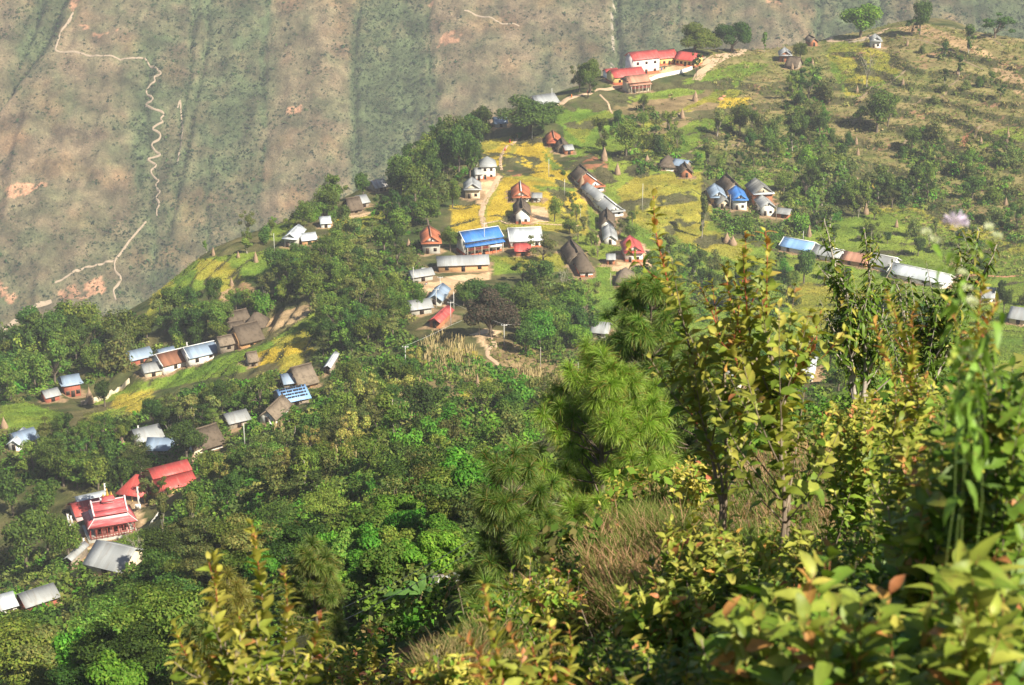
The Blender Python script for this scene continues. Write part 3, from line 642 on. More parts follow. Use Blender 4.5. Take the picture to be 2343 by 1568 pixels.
GUL = [([(446,-60),(446,40),(432,200),(408,330),(402,440)],7,5),([(476,-60),(472,90),(455,220),(435,300),(425,370),(398,480),(385,530)],7,6),([(482,360),(472,470),(478,560),(480,640)],4,3),
       ([(345,140),(330,240),(335,330),(320,360),(318,420)],7,3.5),([(335,480),(352,520),(350,600)],6,3),
       ([(828,-60),(806,120),(808,260),(818,390),(815,440)],6,6),([(1418,-60),(1410,30),(1414,90),(1410,170)],8,11),([(1880,-60),(1873,40),(1870,100)],7,7),([(2010,-60),(2014,20),(2016,80)],7,6),
       ([(2235,-60),(2240,60)],6,5),([(170,-60),(100,100),(20,210),(-60,330)],14,12),([(620,-60),(600,120),(606,330),(590,440)],5,2),([(975,-60),(985,140),(1000,300)],5,2.5),([(1555,-60),(1550,60)],6,4),([(100,-60),(85,60),(45,150),(0,250)],10,8)]
jpx = mpx + 12 * (fbm(mpx / 26, mpy / 22, 61) - .5) + 14 * (fbm(mpx / 80, mpy / 60, 62) - .5); dg = np.zeros(MX.shape); gd = np.zeros(MX.shape)
for ln, wd, dp in GUL:
    d_ = dist_line(jpx, mpy, ln); dg += dp * np.exp(-(d_ / wd) ** 2); gd = np.maximum(gd, np.exp(-(d_ / (wd * 1.3)) ** 2))
rel = 18 * (0.5 - g) + 9 * (fbm(MX / 13 + 1.5 * fbm(MX / 40, MY / 40, 66), MY / 75, 65) - .5) + 14 * (fbm(MX / 40, MY / 70, 63) - .5) + 2.2 * (fbm(MX / 9, MY / 9, 64) - .5)
msk = np.clip((MY - 1300) / 60, 0, 1)
ZMt = ZB + msk * (blur(18 * (0.5 - g), 9) + rel - 18 * (0.5 - g) - dg * .8)
nn = fbm(MX / 14, MY / 10, 71); nb = fbm(MX / 4, MY / 3, 72)
nl = fbm(MX / 55, MY / 42, 73); gd = gd * np.clip(fbm(MX / 25, MY / 18, 74) * 2.4 - .5, .15, 1); gg = np.clip(g + gd * .5 + (nn - .5) * 1.0 + (nl - .5) * .9, 0, 1)
Mc = lerp((0.18, 0.137, 0.083), (0.082, 0.107, 0.048), np.clip(gg * 1.1, 0, 1))
Mc = Mc + np.clip(fbm(MX / 30, MY / 22, 75) - .52, 0, 1)[..., None] * np.array((.16, .02, -.02)) * (1 - gg)[..., None]; Mc *= (0.62 + .6 * nb)[..., None]; Mc = np.clip(Mc, .01, 1)
for poly in ([(15,450),(60,440),(115,442),(60,470),(20,480)],[(160,10),(185,-10),(190,5),(168,38),(158,30)],[(178,70),(200,68),(200,82),(180,84)],[(205,85),(270,75),(272,82),(215,92)],
             [(990,85),(1050,90),(1052,110),(1000,112)],[(965,5),(990,8),(985,30)],[(655,250),(690,255),(690,272),(660,270)],[(1750,15),(1790,20),(1790,32),(1760,30)],[(130,680),(230,640),(240,670),(150,700)],[(0,650),(40,690),(30,705),(0,680)]):
    mm = inpoly(jpx + 6 * (nn - .5), mpy + 10 * (nb - .5), poly); mm &= (nn + nb > .85); Mc[mm] = np.array((0.38, 0.21, 0.125)) * (0.75 + .5 * nb[mm])[:, None]
mm = dist_line(jpx, mpy, [(1402,-40),(1404,40),(1402,110),(1400,160)]) < 2.6; Mc[mm & (nb > .5)] = (0.33, 0.28, 0.22)
link('mountain', grid_mesh('mountain', MX, MY, ZMt, Mc, M['mount']))['kind'] = 'structure'
def mz(x, y):
    j = np.interp(y, my, np.arange(len(my))); i = np.clip((x - mx[0]) / 2.2, 0, len(mx) - 1.001); j = np.clip(j, 0, len(my) - 1.001)
    a = i.astype(int); b = j.astype(int); fx = i - a; fy = j - b
    return (ZMt[b, a] * (1 - fx) + ZMt[b, a + 1] * fx) * (1 - fy) + (ZMt[b + 1, a] * (1 - fx) + ZMt[b + 1, a + 1] * fx) * fy
def mhit(px, py):
    r = ray(px, py); D = np.arange(1250, 2300, 1.0); p = r * D[:, None]; ok = p[:, 2] < mz(p[:, 0], p[:, 1]); i = int(np.argmax(ok)); return p[i]
# paths: draped strips
def drape(name, pts, wid, mat, far=False, lift=.12, label=None, seg=1.2):
    W3 = np.array([(mhit(*p) if far else hit(*p)[0]) for p in pts]); Pn = []
    for a, b in zip(W3[:-1], W3[1:]):
        n = max(2, int(np.linalg.norm(b - a) / seg)); t = np.linspace(0, 1, n, endpoint=False)[:, None]; Pn.append(a + (b - a) * t)
    Pn = np.concatenate(Pn + [W3[-1:]])
    if len(Pn) > 8:
        k = np.ones(5) / 5; s = np.stack([np.convolve(np.pad(Pn[:, i], 2, 'edge'), k, 'valid') for i in (0, 1)], 1); Pn[:, :2] = s
    tg = np.gradient(Pn[:, :2], axis=0); tg /= np.linalg.norm(tg, axis=1, keepdims=True) + 1e-9; nr = np.stack([-tg[:, 1], tg[:, 0]], 1)
    rows = []
    for s in (-1, -.5, 0, .5, 1):
        ww = wid * .5 * (1 + .5 * (vn(np.arange(len(Pn)) * .35, np.full(len(Pn), s * 9.), 3) - .5)) * s
        q = Pn[:, :2] + nr * np.reshape(ww, (-1, 1)); z = (mz(q[:, 0], q[:, 1]) if far else hz(q[:, 0], q[:, 1])) + lift * (1 if abs(s) < 1 else .2)
        rows.append(np.column_stack([q, z]))
    V = np.stack(rows, 1).reshape(-1, 3); n = len(Pn)
    fc = [(i * 5 + j, i * 5 + j + 1, (i + 1) * 5 + j + 1, (i + 1) * 5 + j) for i in range(n - 1) for j in range(4)]
    o = link(name, npmesh(name, V, np.array(fc), mat, None, True)); o['kind'] = 'structure'; return o
drape('mountain_trail', [(168,30),(158,50),(138,75),(133,95),(125,118),(150,121),(190,126),(240,129),(300,134),(330,136)], 1.6, M['paleearth'], True, .5)
drape('mountain_trail', [(330,136),(342,152),(365,166),(372,170),(350,178),(357,188),(338,203),(333,213),(352,227),(345,236),(330,241),(352,253),(378,262),(365,275),(376,282),(346,298),(366,306),(368,318),(344,336),(356,350),(370,356),(335,368),(360,378),(343,393),(352,408),(366,416),(355,424),(358,434),(368,442),(354,456),(366,470),(357,486),(360,502)], 1.45, M['paleearth'], True, .9)
drape('mountain_trail', [(335,508),(322,524),(302,545),(288,566),(262,598),(262,620),(278,636),(270,655),(258,665),(266,690)], 1.6, M['paleearth'], True, .9)
drape('mountain_trail', [(262,598),(200,612),(160,630),(120,650)], 1.5, M['paleearth'], True, .4)
drape('mountain_trail', [(120,690),(60,715),(30,740),(0,760)], 3.0, M['paleearth'], True, .4)
drape('mountain_trail', [(1060,25),(1090,38),(1120,42),(1150,58),(1190,62)], 1.2, M['paleearth'], True, .4)
drape('mountain_trail', [(405,250),(412,230),(418,300),(405,380)], 1.3, M['paleearth'], True, .2)
drape('village_path', [(1190,310),(1168,332),(1148,352),(1144,372),(1148,392)], 1.3, M['dirt'])
drape('village_path', [(1142,402),(1128,432),(1108,465),(1100,492),(1108,522)], 2.0, M['dirt'])
drape('village_path', [(1108,512),(1140,505),(1200,510),(1262,514),(1330,518)], 1.0, M['dirt'])
drape('ridge_track', [(1275,242),(1310,222),(1350,212),(1375,205),(1420,195)], 3.0, M['dirt'])
drape('ridge_track', [(1590,185),(1610,160),(1640,140),(1680,126),(1700,122)], 4.0, M['dirt'])
drape('ridge_track', [(1600,150),(1640,128),(1700,118),(1770,110),(1820,100),(1900,96),(1960,90),(1995,82),(2030,65)], 3.2, M['dirt'])
drape('ridge_path', [(1372,215),(1392,240),(1402,262)], .9, M['dirt'])
drape('hill_path', [(1820,225),(1822,260),(1822,300)], 1.6, M['redearth'])
drape('hill_path', [(1115,765),(1135,790),(1110,810),(1142,835),(1150,850)], 1.2, M['dirt'])
drape('hill_path', [(970,950),(950,985),(925,1010),(905,1030)], 1.6, M['paleearth'])
drape('hill_path', [(2150,635),(2250,632),(2342,630)], 1.6, M['redearth'])
for ln in ([(1671,338),(1700,318),(1730,303)], [(1690,413),(1730,392),(1764,372),(1790,345),(1830,340)], [(1918,386),(1940,395),(1958,406),(2008,436)], [(1948,290),(1972,264)], [(2056,352),(2078,316)], [(2150,225),(2170,200),(2196,170)],
           [(1958,236),(1988,202),(2050,180),(2070,160)], [(2030,75),(2080,90),(2150,105),(2190,125),(2250,160)], [(2150,60),(2230,75),(2300,110)], [(2210,330),(2235,300),(2245,285)], [(1480,300),(1540,268),(1610,240)], [(1560,350),(1600,335),(1660,320)], [(2080,240),(2110,225),(2150,222)], [(2240,400),(2280,380),(2320,372)], [(2060,470),(2110,440),(2150,420)]):
    drape('terrace_edge', ln, 1.1, M['terrace'], lift=.1)
print('terrain', time.time() - T0)
# ------------------------------------------------------------------ houses
def build_house(rec):
    k, px, py, ap, hp, dep, fac, yaw, wall, roof, flags, short, label = rec
    cx, cy, z0, rot, w, l, h, d = PLACE[k]; fl = flags.split()
    nm = {'thatch': 'thatched_house', 'thatchlight': 'thatched_house'}.get(roof, 'village_house')
    cat = 'house'
    if 'hut' in short or 'shack' in short: nm, cat = 'hut', 'hut'
    if 'shed' in short or 'lean' in short or 'stall' in short or 'shelter' in short or 'annex' in short: nm, cat = 'shed', 'shed'
    if 'school' in short and 'veranda' not in short: nm, cat = 'school_building', 'school'
    if 'pavilion' in short: nm, cat = 'pavilion', 'pavilion'
    if 'hall' in short: nm, cat = 'hall', 'hall'
    r = root(nm, (cx, cy, z0), rot, label, cat)
    r['short'] = short; del r['short']
    thick = 0.35 if 'thatch' in roof else 0.09
    ov = 0.75 if 'thatch' in roof else 0.6
    oe = min(0.55, l * .12); ov = min(ov, w * .16)
    rise = w * (0.46 if 'thatch' in roof else 0.35 if fac == 'G' else 0.28)
    hip = 'H' in fl; tiers = 'A' in fl
    x, y = w / 2, l / 2
    wm = WALL.get(wall, WALL['grey']) if wall != 'wood' else M['wood']
    hh = h
    if 'O' in fl:      # open structure on posts
        b = MB()
        n = max(2, int(l / 3))
        for sx in (-1, 1):
            for i in range(n + 1):
                yy = -y + .2 + (l - .4) * i / n
                m_ = MB(); m_.box(sx * (x - .2) - .14, sx * (x - .2) + .14, yy - .14, yy + .14, -1.5, hh); m_.build('pillar', wm, r)
        b.box(-x + .3, x - .3, -y + .3, y - .3, -1.2, .35); b.build('floor_slab', WALL['grey'], r)
    else:
        b = MB()
        if hip: b.box(-x, x, -y, y, -2.5, hh)
        else: lo_ = .3 if 'thatch' in roof else .6 if tiers else 0; b.prism([(-x, -2.5), (x, -2.5), (x, hh - lo_), (0, hh + rise - .05 - lo_ * 1.3), (-x, hh - lo_)], -y, y)
        b.build('wall', wm, r)
        if 'B' in fl:
            b = MB(); e = .05; hb = min(1.1, hh * .25); b.box(-x - e, x + e, -y - e, y + e, -2.4, hb); b.build('base_band', M['band'], r)
        if 'G' in fl and hip is False:
            b = MB(); b.prism([(-x * .75, hh + .25), (x * .75, hh + .25), (0, hh + rise * .86)], -y - .04, -y + .02)
            b.build('gable_panel', WALL['white'] if wall != 'mud' else WALL['cream'], r)
            b = MB(); b.box(-.22, .22, -y - .1, -y - .03, hh + .35, hh + .35 + min(.7, rise * .4)); b.build('attic_window', M['dark'], r)
        # openings on the gable front (-y) and on the long side (-x)
        def opening(face, u, z, ww, zz, nmn, mat):
            f = MB(); q = MB(); t = .09
            if face == 'f':
                f.box(u - ww / 2 - .1, u + ww / 2 + .1, -y - t, -y + .05, z - .1, z + zz + .1); q.box(u - ww / 2, u + ww / 2, -y - t - .03, -y - t + .02, z, z + zz)
            else:
                f.box(-x - t, -x + .05, u - ww / 2 - .1, u + ww / 2 + .1, z - .1, z + zz + .1); q.box(-x - t - .03, -x - t + .02, u - ww / 2, u + ww / 2, z, z + zz)
            fo = f.build(nmn, mat, r); q.build('pane' if nmn == 'window' else 'door_leaf', M['dark'], fo)
        nW = next((int(t[1]) for t in fl if t[0] == 'W' and len(t) == 2), 0)
        fr = M['frame'] if wall in ('white', 'yellow') else M['wood']
        st = 2 if hh > 4.4 else 1; sh = hh / st
        fm = M['redwood'] if 'school' in k else fr
        if fac == 'G':
            opening('f', -w * .22 if w > 4 else 0, .05, .85, 1.75, 'door', fm)
            if w > 4: opening('f', w * .22, .9, .8, .9, 'window', fm)
            if st == 2:
                for u in (-w * .22, w * .22): opening('f', u, sh + .7, .85, 1.0, 'window', fm)
            if l > 7:
                for u in (-l * .2, l * .2): opening('s', u, .9 if hh < 4.4 else sh + .6, .8, .9, 'window', fm)
        else:
            nw = nW or max(1, int(l / 4))
            for s in range(st):
                for i in range(nw + (1 if nW else 0)):
                    u = -l / 2 + l * (i + .5) / (nw + (1 if nW else 0))
                    if s == 0 and i == nw // 2: opening('s', u, .05, .95, min(1.9, hh * .75), 'door', fm)
                    else: opening('s', u, s * sh + min(.95, sh * .3), .95, min(1.05, sh * .45), 'window', fm)
    # roof
    b = MB(); X1 = x + ov; Y1 = y + oe; s = rise / x; zt = hh + rise + .12; ze = hh + .12 - ov * s
    if hip:
        q = max(y - x * .8, y * .25)
        C = [(-X1, -Y1, ze), (X1, -Y1, ze), (X1, Y1, ze), (-X1, Y1, ze), (0, -q, zt), (0, q, zt)]
        C2 = [(p[0], p[1], p[2] - thick) for p in C[:4]]
        b.add(C + C2, [(0, 1, 4), (1, 2, 5, 4), (2, 3, 5), (3, 0, 4, 5), (0, 6, 7, 1), (1, 7, 8, 2), (2, 8, 9, 3), (3, 9, 6, 0), (9, 8, 7, 6)])
    elif tiers:        # roof in two levels
        for sx in (-1, 1):
            xm = x * .55; zm = zt - xm * s
            b.slab((0, -Y1, zt), (sx * xm, -Y1, zm), (sx * xm, Y1, zm), (0, Y1, zt), thick)
            z2 = zm - .45
            b.slab((sx * (xm - .3), -Y1, z2 + .3 * s), (sx * X1, -Y1, ze - .45), (sx * X1, Y1, ze - .45), (sx * (xm - .3), Y1, z2 + .3 * s), thick)
    else:
        sag = .0 if 'thatch' not in roof else .12
        yy = [-Y1, -Y1 * .45, 0, Y1 * .5, Y1]
        for sx in (-1, 1):
            V = []; Fc = []
            for i, yv in enumerate(yy):
                dz = -sag * (1 - abs(yv) / Y1) + (rng.uniform(-.12, .12) if sag else 0)
                V += [(0, yv, zt + dz), (sx * X1 * .55, yv, zt + dz + (ze - zt) * .55 + (.12 if sag else 0)), (sx * X1, yv, ze + dz * .5)]
            nV = len(V); V += [(a, b_, c_ - thick) for a, b_, c_ in V]
            for i in range(4):
                for j in range(2):
                    f = (i * 3 + j, i * 3 + j + 1, (i + 1) * 3 + j + 1, (i + 1) * 3 + j); Fc += [f, tuple(v + nV for v in f[::-1])]
            def side(a, c): Fc.append((a, a + nV, c + nV, c))
            for i in range(4): side(i * 3 + 2, (i + 1) * 3 + 2); side((i + 1) * 3, i * 3)
            for j in range(2): side(j, j + 1); side(12 + j + 1, 12 + j)
            b.add(V, Fc)
    ro = b.build('roof', ROOF[roof], r)
    if not hip and 'thatch' not in roof and ('T' in fl or 'R' in fl or roof in ('tile',)):
        c = MB(); c.box(-.16, .16, -Y1 - .03, Y1 + .03, zt + .02, zt + .16)
        if 'T' in fl:
            for e in (-Y1, Y1):
                for sx in (-1, 1): c.tube([(0, e, zt + .06), (sx * X1 * .6, e, zt + (ze - zt) * .6 + .1), (sx * (X1 + .1), e, ze + .22)], .14, 4)
        c.build('ridge_cap', M['trim'] if roof != 'tile' or 'R' in fl else ROOF['tilepale'], ro)
    elif 'thatch' in roof and not hip:
        c = MB(); c.tube([(0, v, zt - .02 + rng.uniform(-.05, .08)) for v in np.linspace(-Y1, Y1, 6)], .22, 6); c.build('ridge_cap', ROOF['thatch'], ro)
    if 'P' in fl and not hip:     # small pent roof across the foot of the gable
        for e in ((-1,) if fac == 'G' else (-1, 1)):
            b = MB(); zz = hh + .22
            b.slab((-X1 + .1, e * y, zz), (X1 - .1, e * y, zz), (X1 - .1, e * (y + 1.0), zz - .42), (-X1 + .1, e * (y + 1.0), zz - .42), .08)
            b.build('pent_roof', ROOF[roof] if roof != 'slate' else ROOF['tinwhite'], r)
    if 'V' in fl:     # two-storey veranda on the long side
        vx = -x - 1.5; sh = hh / 2
        b = MB(); b.slab((-x, -Y1, sh + 1.75), (vx - .3, -Y1, sh + 1.2), (vx - .3, Y1, sh + 1.2), (-x, Y1, sh + 1.75), .08); b.build('awning', ROOF[roof], r)
        b = MB(); b.box(vx, -x, -y, y, sh - .45, sh - .3); b.build('balcony_floor', M['wood'], r)
        b = MB(); b.box(vx - .03, vx + .05, -y, y, sh + .45, sh + .53); b.box(vx - .03, vx + .05, -y, y, sh - .1, sh + .02)
        for i in range(int(l / .5)): b.box(vx - .02, vx + .03, -y + i * .5, -y + i * .5 + .16, sh, sh + .47)
        b.build('railing', M['redwood'], r)
        for i in range(6):
            b = MB(); yv = -y + .1 + (l - .2) * i / 5; b.box(vx - .07, vx + .07, yv - .07, yv + .07, -1, sh + 1.25); b.build('post', M['frame'], r)
        if k == 'blue_long':
            b = MB(); b.box(vx - .12, vx - .06, -y + .5, -y + 4.6, sh - .35, sh + .55); b.build('sign_board', M['trim'], r)
    if 'D' in fl and k == 'white_two_storey':
        pass
    if 'W3' in fl or 'T' in fl:
        pass
    return r
for rec in B: build_house(rec)
B2 = [(rec[11], rec[1], rec[2] - rec[4] / 2) for rec in B]

# stones that weigh down the dotted roof: part of that roof's look
def house_by_label(txt): return next(o for o in COL.objects if o.get('label') == txt)
cx, cy, z0, rot, w_, l_, h_, d_ = PLACE['dotted_tin']
hb = house_by_label([b for b in B if b[0] == 'dotted_tin'][0][12])
b = MB(); rs = w_ * .30
for i in range(12):
    for j in range(4):
        xx = -(w_ / 2) * (j + .6) / 4.2; yy = -l_ / 2 + l_ * (i + .5) / 12 + rng.uniform(-.15, .15); zz = h_ + .15 + rs * (1 + xx / (w_ / 2))
        b.box(xx - .17, xx + .17, yy - .17, yy + .17, zz - .05, zz + .24)
tag(b.build('roof_stones', M['dark'], hb), kind='stuff')

# ------------------------------------------------------------------ the temple
def temple():
    cx, cy, z0, *_ = PLACE['temple']
    r = root('temple', (cx, cy, z0), R(22) , 'pink two-tier temple with faded red roofs, white upturned ridge ends and gold pinnacle', 'temple')
    r.scale = (.9, .88, .88)
    W, D = 10.6, 8.2
    b = MB(); b.box(-W / 2 - .5, W / 2 + .5, -D / 2 - .5, D / 2 + .5, -3, .45); b.build('plinth', WALL['grey'], r)
    b = MB(); x, y = W / 2 - 1.5, D / 2 - 1.5; b.box(-x, x, -y, y, .4, 4.5); b.build('lower_wall', WALL['pink'], r)
    for i in range(4):
        f = MB(); u = -x + (i + .5) * 2 * x / 4; f.box(u - .5, u + .5, -y - .08, -y + .05, 1.0, 2.5); fo = f.build('window', M['redwood'], r); q = MB(); q.box(u - .38, u + .38, -y - .11, -y - .05, 1.1, 2.4); q.build('pane', M['dark'], fo)
    for sx in np.linspace(-W / 2 + .1, W / 2 - .1, 9):
        for sy in (-1, 1):
            b = MB(); b.box(sx - .07, sx + .07, sy * (D / 2 - .1) - .07, sy * (D / 2 - .1) + .07, .4, 3.9); b.build('post', M['redwood'], r)
    for sy in np.linspace(-D / 2 + 1.3, D / 2 - 1.3, 4):
        for sx in (-1, 1):
            b = MB(); b.box(sx * (W / 2 - .1) - .07, sx * (W / 2 - .1) + .07, sy - .07, sy + .07, .4, 3.9); b.build('post', M['redwood'], r)
    b = MB()
    for z in (.75, 1.25): b.box(-W / 2, W / 2, -D / 2 - .02, -D / 2 + .06, z, z + .08); b.box(W / 2 - .06, W / 2 + .02, -D / 2 + .1, D / 2, z, z + .08); b.box(-W / 2 - .02, -W / 2 + .06, -D / 2 + .1, D / 2, z, z + .08)
    for u in np.arange(-W / 2 + .15, W / 2, .33): b.box(u, u + .07, -D / 2 - .01, -D / 2 + .05, .45, 1.24)
    b.build('railing', M['redwood'], r)
    def skirt(x0, y0, z0_, x1, y1, z1, nm, mat):
        b = MB(); lo = [(-x0, -y0, z0_), (x0, -y0, z0_), (x0, y0, z0_), (-x0, y0, z0_)]; up = [(-x1, -y1, z1), (x1, -y1, z1), (x1, y1, z1), (-x1, y1, z1)]
        b.add(lo + up, [(0, 1, 5, 4), (1, 2, 6, 5), (2, 3, 7, 6), (3, 0, 4, 7), (0, 3, 2, 1)]); return b.build(nm, mat, r)
    xo, yo = W / 2 + .55, D / 2 + .55
    lr = skirt(xo, yo, 3.0, x + .55, y + .55, 4.1, 'lower_roof', ROOF['pinkred'])
    e = MB(); e.box(-xo, xo, -yo - .03, -yo + .04, 2.86, 3.01); e.box(-xo - .03, -xo + .04, -yo + .05, yo, 2.86, 3.01); e.box(xo - .04, xo + .03, -yo + .05, yo, 2.86, 3.01); e.build('fascia', M['dark'], lr)
    skirt(x + .56, y + .56, 4.1, x - .1, y - .1, 4.75, 'pink_slope', WALL['palepink'])
    for sx in (-1, 1):
        b = MB(); b.tube([(sx * xo, -yo, 3.05), (sx * (x + .55), -y - .55, 4.16), (sx * (x - .1), -y + .1, 4.8)], .11, 5); b.build('hip_trim', WALL['palepink'], r)
    b = MB(); x2, y2 = x - .35, y - .35; b.box(-x2, x2, -y2, y2, 4.3, 5.5); b.build('upper_wall', WALL['pink'], r)
    # upper gabled roof, ridge along local x
    b = MB(); xr, yr = x + .15, y + .35; zt = 7.6
    for s in (-1, 1):
        b.slab((-xr, 0, zt), (-xr, s * yr * .6, 6.0), (xr, s * yr * .6, 6.0), (xr, 0, zt), .1)
        b.slab((-xr, s * yr * .6, 6.02), (-xr - .3, s * (yr + .4), 5.35), (xr + .3, s * (yr + .4), 5.35), (xr, s * yr * .6, 6.02), .1)
    ur = b.build('upper_roof', ROOF['pinkred'], r)
    b = MB()
    for s in (-1, 1): b.tube([(s * (xr - .02), -yr - .4, 5.5), (s * xr, -yr * .6, 6.15), (s * xr, -yr * .25, 7.1), (s * (xr + .05), 0, 8.05)], .22, 6)
    for s in (-1, 1): b.tube([(s * (xr + .05), 0, 8.05), (s * xr, yr * .3, 7.0), (s * xr, yr + .4, 5.5)], .2, 6)
    b.box(-xr, xr, -.14, .14, zt - .02, zt + .16); b.build('ridge_trim', WALL['palepink'], ur)
    b = MB(); b.prism([(-x2, 5.4), (x2, 5.4), (x2, 5.41)], -.1, .1)
    b = MB()
    for s in (-1, 1): b.add([(s * (xr - .5), -yr * .8, 5.4), (s * (xr - .5), yr * .8, 5.4), (s * (xr - .5), 0, 7.4)] + [(s * (xr - .7), -yr * .8, 5.4), (s * (xr - .7), yr * .8, 5.4), (s * (xr - .7), 0, 7.4)], [(0, 1, 2), (5, 4, 3), (0, 3, 4, 1), (1, 4, 5, 2), (2, 5, 3, 0)])
    b.build('gable_wall', WALL['palepink'], r)
    b = MB(); b.box(-1.3, 1.3, -.9, .9, zt - .5, zt + .35); b.build('lantern_wall', WALL['palepink'], r)
    b = MB()
    for s in (-1, 1): b.slab((-1.3, 0, zt + 1.3), (-1.7, s * 1.3, zt + .3), (1.7, s * 1.3, zt + .3), (1.3, 0, zt + 1.3), .1)
    b.build('lantern_roof', ROOF['pinkred'], r)
    b = MB(); b.lathe([(.34, 0), (.42, .2), (.2, .4), (.3, .6), (.16, .8), (.12, 1.3), (.02, 2.0)], 10, 0, 0, zt + 1.2); b.lathe([(.25, 0), (.28, .2), (.12, .5), (.02, 1.0)], 8, -.95, 0, zt + 1.15); b.lathe([(.25, 0), (.28, .2), (.12, .5), (.02, 1.0)], 8, .95, 0, zt + 1.15); b.build('pinnacle', M['gold'], r)
    for ch in r.children:
        if ch.name.split('.')[0] in ('lower_roof', 'pink_slope', 'hip_trim', 'upper_wall', 'upper_roof', 'gable_wall', 'lantern_wall', 'lantern_roof', 'pinnacle'): ch.location.z = .85
temple()

# ------------------------------------------------------------------ walls of yards and fields
def yard_wall(pts, hgt, mat, label, thick=.3, cat='wall', name='boundary_wall'):
    W3 = [hit(*p)[0] for p in pts]; Pn = []
    for a, b in zip(W3[:-1], W3[1:]):
        n = max(2, int(np.linalg.norm(b - a) / 2)); Pn += [a + (b - a) * t for t in np.linspace(0, 1, n, endpoint=False)]
    Pn.append(W3[-1]); Pn = np.array(Pn); o = Pn[0].copy(); tg = np.gradient(Pn[:, :2], axis=0); tg /= np.linalg.norm(tg, axis=1, keepdims=True); nr = np.stack([-tg[:, 1], tg[:, 0]], 1) * thick / 2
    V = []; z = hz(Pn[:, 0], Pn[:, 1])
    for i in range(len(Pn)):
        for s, zz in ((-1, -.8), (1, -.8), (1, hgt), (-1, hgt)): V.append((Pn[i, 0] - o[0] + nr[i, 0] * s, Pn[i, 1] - o[1] + nr[i, 1] * s, z[i] - o[2] + zz))
    fc = [(0, 1, 2, 3)] + [(i * 4 + a, i * 4 + b, i * 4 + 4 + b, i * 4 + 4 + a) for i in range(len(Pn) - 1) for a, b in ((1, 0), (2, 1), (3, 2), (0, 3))] + [tuple((len(Pn) - 1) * 4 + q for q in (3, 2, 1, 0))]
    m_ = MB(); m_.add(V, fc); ob = m_.build(name, mat); ob.location = o; tag(ob, label, cat); return ob
yard_wall([(1475,186),(1490,186),(1540,172),(1583,160)], 1.6, WALL['white'], 'long white compound wall along the front of the school yard')
yard_wall([(212,923),(246,914),(270,897),(296,878)], 1.6, WALL['cream'], 'pale plastered wall climbing from the haystack toward the lean-to')
yard_wall([(185,928),(212,923)], 1.4, WALL['stone'], 'low grey stone wall joining the haystack to the pale plastered wall')
yard_wall([(445,1048),(470,1038),(508,1012)], 1.5, WALL['cream'], 'cream yard wall below the long thatched house right of the dome tree')
yard_wall([(1580,150),(1600,140),(1614,134)], .8, WALL['stone'], 'low curved stone wall beside the track right of the school')
yard_wall([(1940,100),(1975,94),(1990,88),(1985,84)], .9, WALL['stone'], 'low curved stone wall under the bright spreading tree')

# ------------------------------------------------------------------ leaf clouds and trees
def unit(v): return v / (np.linalg.norm(v, axis=-1, keepdims=True) + 1e-9)
def leaf_quads(Pp, Nn, s, rg, wr=.6, droop=.15):
    n = len(Pp); u = unit(np.cross(Nn, unit(rg.normal(size=(n, 3))))); v = np.cross(Nn, u)
    s = np.broadcast_to(s, (n,))[:, None]
    V = np.stack([Pp - u * s, Pp + v * s * wr - Nn * s * droop, Pp + u * s, Pp - v * s * wr - Nn * s * droop], 1).reshape(-1, 3)
    return V, np.arange(4 * n).reshape(n, 4)
def cloud(lobes, n, size, rg, pal, inner=.3, up=.35, flat=1.0, var=.25):
    L = np.array(lobes, float); wt = (L[:, 3] * L[:, 4] * L[:, 5]) ** .66; wt /= wt.sum()
    k = rg.choice(len(L), n, p=wt); dr = unit(rg.normal(size=(n, 3))); 
    rad = np.where(rg.random(n) < inner, rg.uniform(.2, .8, n), rg.uniform(.82, 1.06, n))
    rad *= 1 + .10 * np.sin(dr[:, 0] * 9 + k) * np.sin(dr[:, 1] * 8 + 2 * k) 
    Pp = L[k, :3] + dr * L[k, 3:] * rad[:, None]
    Nn = unit(dr + np.array((0, 0, up)) + .45 * rg.normal(size=(n, 3)))
    V, Fq = leaf_quads(Pp, Nn, size * rg.uniform(.6, 1.3, n), rg)
    pal = np.array(pal); ci = rg.integers(0, len(pal), n); c = pal[ci] * (1 + var * rg.uniform(-1, 1, (n, 1))) * (1 + .12 * rg.uniform(-1, 1, (len(L), 1)))[k]
    return V, Fq, np.repeat(np.clip(c, 0.003, 1), 4, 0)
DG = [(.052,.108,.016), (.08,.14,.022), (.038,.082,.017)]
MG = [(.11,.185,.023), (.08,.15,.022), (.15,.20,.034)]
BG = [(.08,.22,.018), (.065,.18,.018), (.12,.24,.025)]
OL = [(.13,.16,.04), (.17,.175,.045), (.10,.145,.038)]
YG = [(.26,.26,.055), (.18,.22,.045), (.32,.27,.07)]
PU = [(.085,.062,.045), (.11,.075,.052), (.05,.06,.03)]
